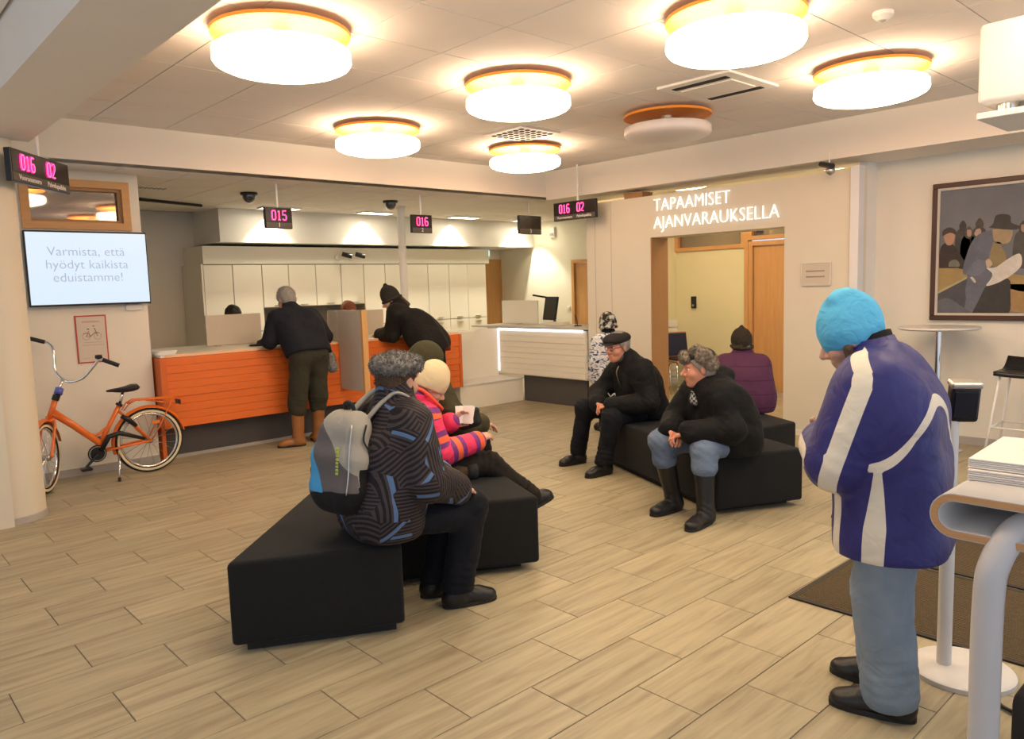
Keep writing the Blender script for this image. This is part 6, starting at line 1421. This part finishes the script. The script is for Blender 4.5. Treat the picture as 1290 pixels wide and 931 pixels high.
# ---- 9. man at the counter
t = person((3.8, 7.38), 'person in navy jacket, olive trousers and tan boots leaning on the orange counter')
J = dict(pel=(3.83, 7.30, 1.0), chest=(3.80, 7.43, 1.25), neck=(3.79, 7.52, 1.42), sl=(3.60, 7.50, 1.345), sr=(3.99, 7.48, 1.345), el=(3.52, 7.52, 1.11), er=(4.11, 7.43, 1.12), wl=(3.62, 7.74, 1.085), wr=(3.97, 7.72, 1.09),
         hl=(3.74, 7.29, .97), hr=(3.93, 7.30, .97), kl=(3.71, 7.36, .50), kr=(3.96, 7.37, .50), al=(3.68, 7.36, .10), ar=(3.95, 7.42, .10))
J = {k: np.array(v, float) for k, v in J.items()}; H = Frame((3.77, 7.60, 1.535), 100, 22)
M_NAVYJ = cloth('navy_jacket', (.011, .012, .018), .8, .15, .4, 10); M_OLTR = cloth('olive_wool_trousers', (.042, .038, .026), .9, .15, .4, 12); M_TAN = mat('tan_leather', (.29, .115, .032), .5, .25, 12, bump=.25, bscale=30)
dress(t, J, H, jm=M_NAVYJ, tm=M_OLTR, pad=.024, collar=.05, seed=41, cuts=[((3.83, 7.29, .965), (0, -.35, -.94))], tr=(.105, .088, .080), low=.28, hands=[hand_prims(J['wl'], (.4, .9, -.1), (0, 0, -1), -1, .4), hand_prims(J['wr'], (-.4, .9, -.1), (0, 0, -1), 1, .4)], noise=.008, trn=.01)
shoe(J['al'], (-.85, .35, 0), t, .28, boot=lerp(J['kl'], J['al'], .22), m=M_TAN, name='boot', bootr=.066); shoe(J['ar'], (.2, .9, 0), t, .28, boot=lerp(J['kr'], J['ar'], .22), m=M_TAN, name='boot', bootr=.066)
_hv = hair_cap(H, 1.0, .010, .055, -.07); fur(_hv, 2600, .011, M_HAIRG, smesh('hair', _hv, M_HAIRG, t), 25, 'hair_strands', .0012)
MB().box(3.915, 3.965, 7.155, 7.165, .935, .95, .003, 1).out('pocket_button', M_DARK, t)
gl = thing('fur_mittens', (4.08, 7.30, .85), 'grey fur-trimmed mittens hanging at the hip of the navy jacketed person', 'mittens')
VF = sculpt([_cap((4.075, 7.28, .93), (4.09, 7.27, .80), .035, .05)], .008, noise=.006, nfreq=40); g = smesh('mitten', VF, M_FURG, gl); fur(VF, 1200, .011, M_FURG, g, 8); MB().tube([(4.06, 7.285, 1.0), (4.075, 7.28, .93)], .03, 10).out('cuff', M_BLKCL, gl, True)
# ---- 10. woman leaning over the counter
t = person((5.42, 7.28), 'person in black jacket and dark knit hat leaning over the orange counter')
J = dict(pel=(5.41, 7.24, .92), chest=(5.28, 7.38, 1.19), neck=(5.14, 7.52, 1.40), sl=(5.0, 7.36, 1.33), sr=(5.24, 7.62, 1.33), el=(4.98, 7.45, 1.09), er=(5.20, 7.72, 1.11), wl=(4.98, 7.68, 1.08), wr=(5.08, 7.82, 1.085),
         hl=(5.36, 7.17, .89), hr=(5.49, 7.30, .89), kl=(5.42, 7.17, .52), kr=(5.56, 7.32, .52), al=(5.45, 7.14, .09), ar=(5.60, 7.30, .09))
J = {k: np.array(v, float) for k, v in J.items()}; H = Frame((5.075, 7.575, 1.485), 145, 28)
dress(t, J, H, jm=cloth('black_brown_jacket', (.012, .0105, .0095), .8, .15, .4, 10), tm=cloth('dark_green_trousers', (.018, .019, .013), .9, .15), pad=.038, collar=.04, seed=47, torso=dict(hip=(.10, .15), waist=(.11, .155), chest=(.10, .14)), cuts=[((5.42, 7.22, .855), (.25, -.25, -.93))], tr=(.10, .08, .07), hands=[hand_prims(J['wl'], (.2, .95, -.1), (0, 0, -1), -1, .5), hand_prims(J['wr'], (-.3, .9, -.1), (0, 0, -1), 1, .5)], trcut=.08)
for s in 'lr': shoe(J['a'+s], (-.6, .75, 0), t, .26)
_hv = hair_cap(H, 1.0, .004, .04, -.09); fur(_hv, 2600, .011, M_HAIRB, smesh('hair', _hv, M_HAIRB, t), 26, 'hair_strands', .0012); smesh('ponytail', sculpt([_cap(H(-.10, 0, -.03), J['neck']+np.array((.08, -.08, .03)), .035, .022)], .007, noise=.004), M_HAIRB, t)
smesh('beanie', beanie(H, 1.0, tall=.03, rim=-.015, tilt=.12, pad=.014, knot=.018), cloth('charcoal_knit', (.03, .026, .022), .95, .2, .6, 22, .5, 220), t)
hb_ = thing('hip_bag', (5.5, 7.05, .9), 'small dark red pouch at the waist of the leaning person', 'bag'); MB().box(5.40, 5.50, 7.015, 7.055, .88, .94, .012, 2).out('pouch', mat('dark_red_cloth', (.12, .012, .016), .8), hb_, True); MB().tube([(5.40, 7.035, .938), (5.5, 7.035, .94)], .004, 6).out('zip', M_DARK, hb_)
# ---- 11. two clerks behind the screens
def clerk(x, y, ztop, hm, jm, lab, gl):
    t = person((x, y), lab); dz = ztop-.135
    F_, J = joints((x, y), 268, pel=(-.06, 0, dz-.60), chest=(0, 0, dz-.30), neck=(.02, 0, dz-.12), sl=(.0, .18, dz-.19), sr=(0, -.18, dz-.19), el=(.08, .22, dz-.42), er=(.08, -.22, dz-.42), wl=(.22, .12, dz-.40), wr=(.22, -.12, dz-.40), hl=(-.05, .09, dz-.61), hr=(-.05, -.09, dz-.61), kl=(.18, .10, dz-.66), kr=(.18, -.10, dz-.66), al=(.14, .10, .30), ar=(.14, -.10, .30))
    H = Frame(F_(.04, 0, dz), 270, 14)
    dress(t, J, H, jm=jm, tm=M_BLKCL, pad=.008, seed=51, jv=.014, noise=.004, nj='blouse', hands=[hand_prims(J['wl'], F_.R @ np.array((1, -.2, 0)), (0, 0, -1), 1, .4), hand_prims(J['wr'], F_.R @ np.array((1, .2, 0)), (0, 0, -1), -1, .4)], tv=.014)
    for s in 'lr': shoe(J['a'+s], F_.R @ np.array((1, 0, 0)), t, .25, z0=.215)
    smesh('hair', hair_cap(H, 1.0, .014, .05, -.10), hm, t)
    st = thing('desk_stool', (x, y, 0), gl, 'stool', 'clerk stools'); zs_ = dz-.60-.105
    a = F_(-.05, 0, 0)
    autosmooth(MB().lathe([(0, zs_-.06), (.19, zs_-.06), (.20, zs_-.03), (.18, zs_), (0, zs_)], (a[0], a[1], 0), 28).out('seat', M_DARK, st)); autosmooth(MB().lathe([(.025, .05), (.025, zs_-.06)], (a[0], a[1], 0), 14).out('column', M_CHROME, st))
    MB().tube([(a[0]+.2*math.cos(q), a[1]+.2*math.sin(q), .20) for q in np.linspace(0, 6.283, 20, endpoint=False)], .012, 8, closed=True).out('foot_ring', M_CHROME, st, True)
    for q in range(5): MB().tube([(a[0], a[1], .05), (a[0]+.26*math.cos(q*1.2566), a[1]+.26*math.sin(q*1.2566), .02)], .018, 8).out('base_arm', M_DARK, st, True)
clerk(3.80, 9.10, 1.475, mat('black_hair', (.014, .011, .010), .5, .3, 60, bump=.5, bscale=150), cloth('clerk_dark_blouse', (.03, .03, .04)), 'seated clerk behind the left desk screen, only the black hair showing', 'dark stool of the clerk behind the left screen')
clerk(5.22, 8.82, 1.475, mat('red_hair', (.22, .062, .02), .55, .3, 60, bump=.5, bscale=150), cloth('clerk_grey_blouse', (.12, .12, .13)), 'seated clerk behind the felt divider, only the reddish hair showing', 'dark stool of the clerk behind the divider')
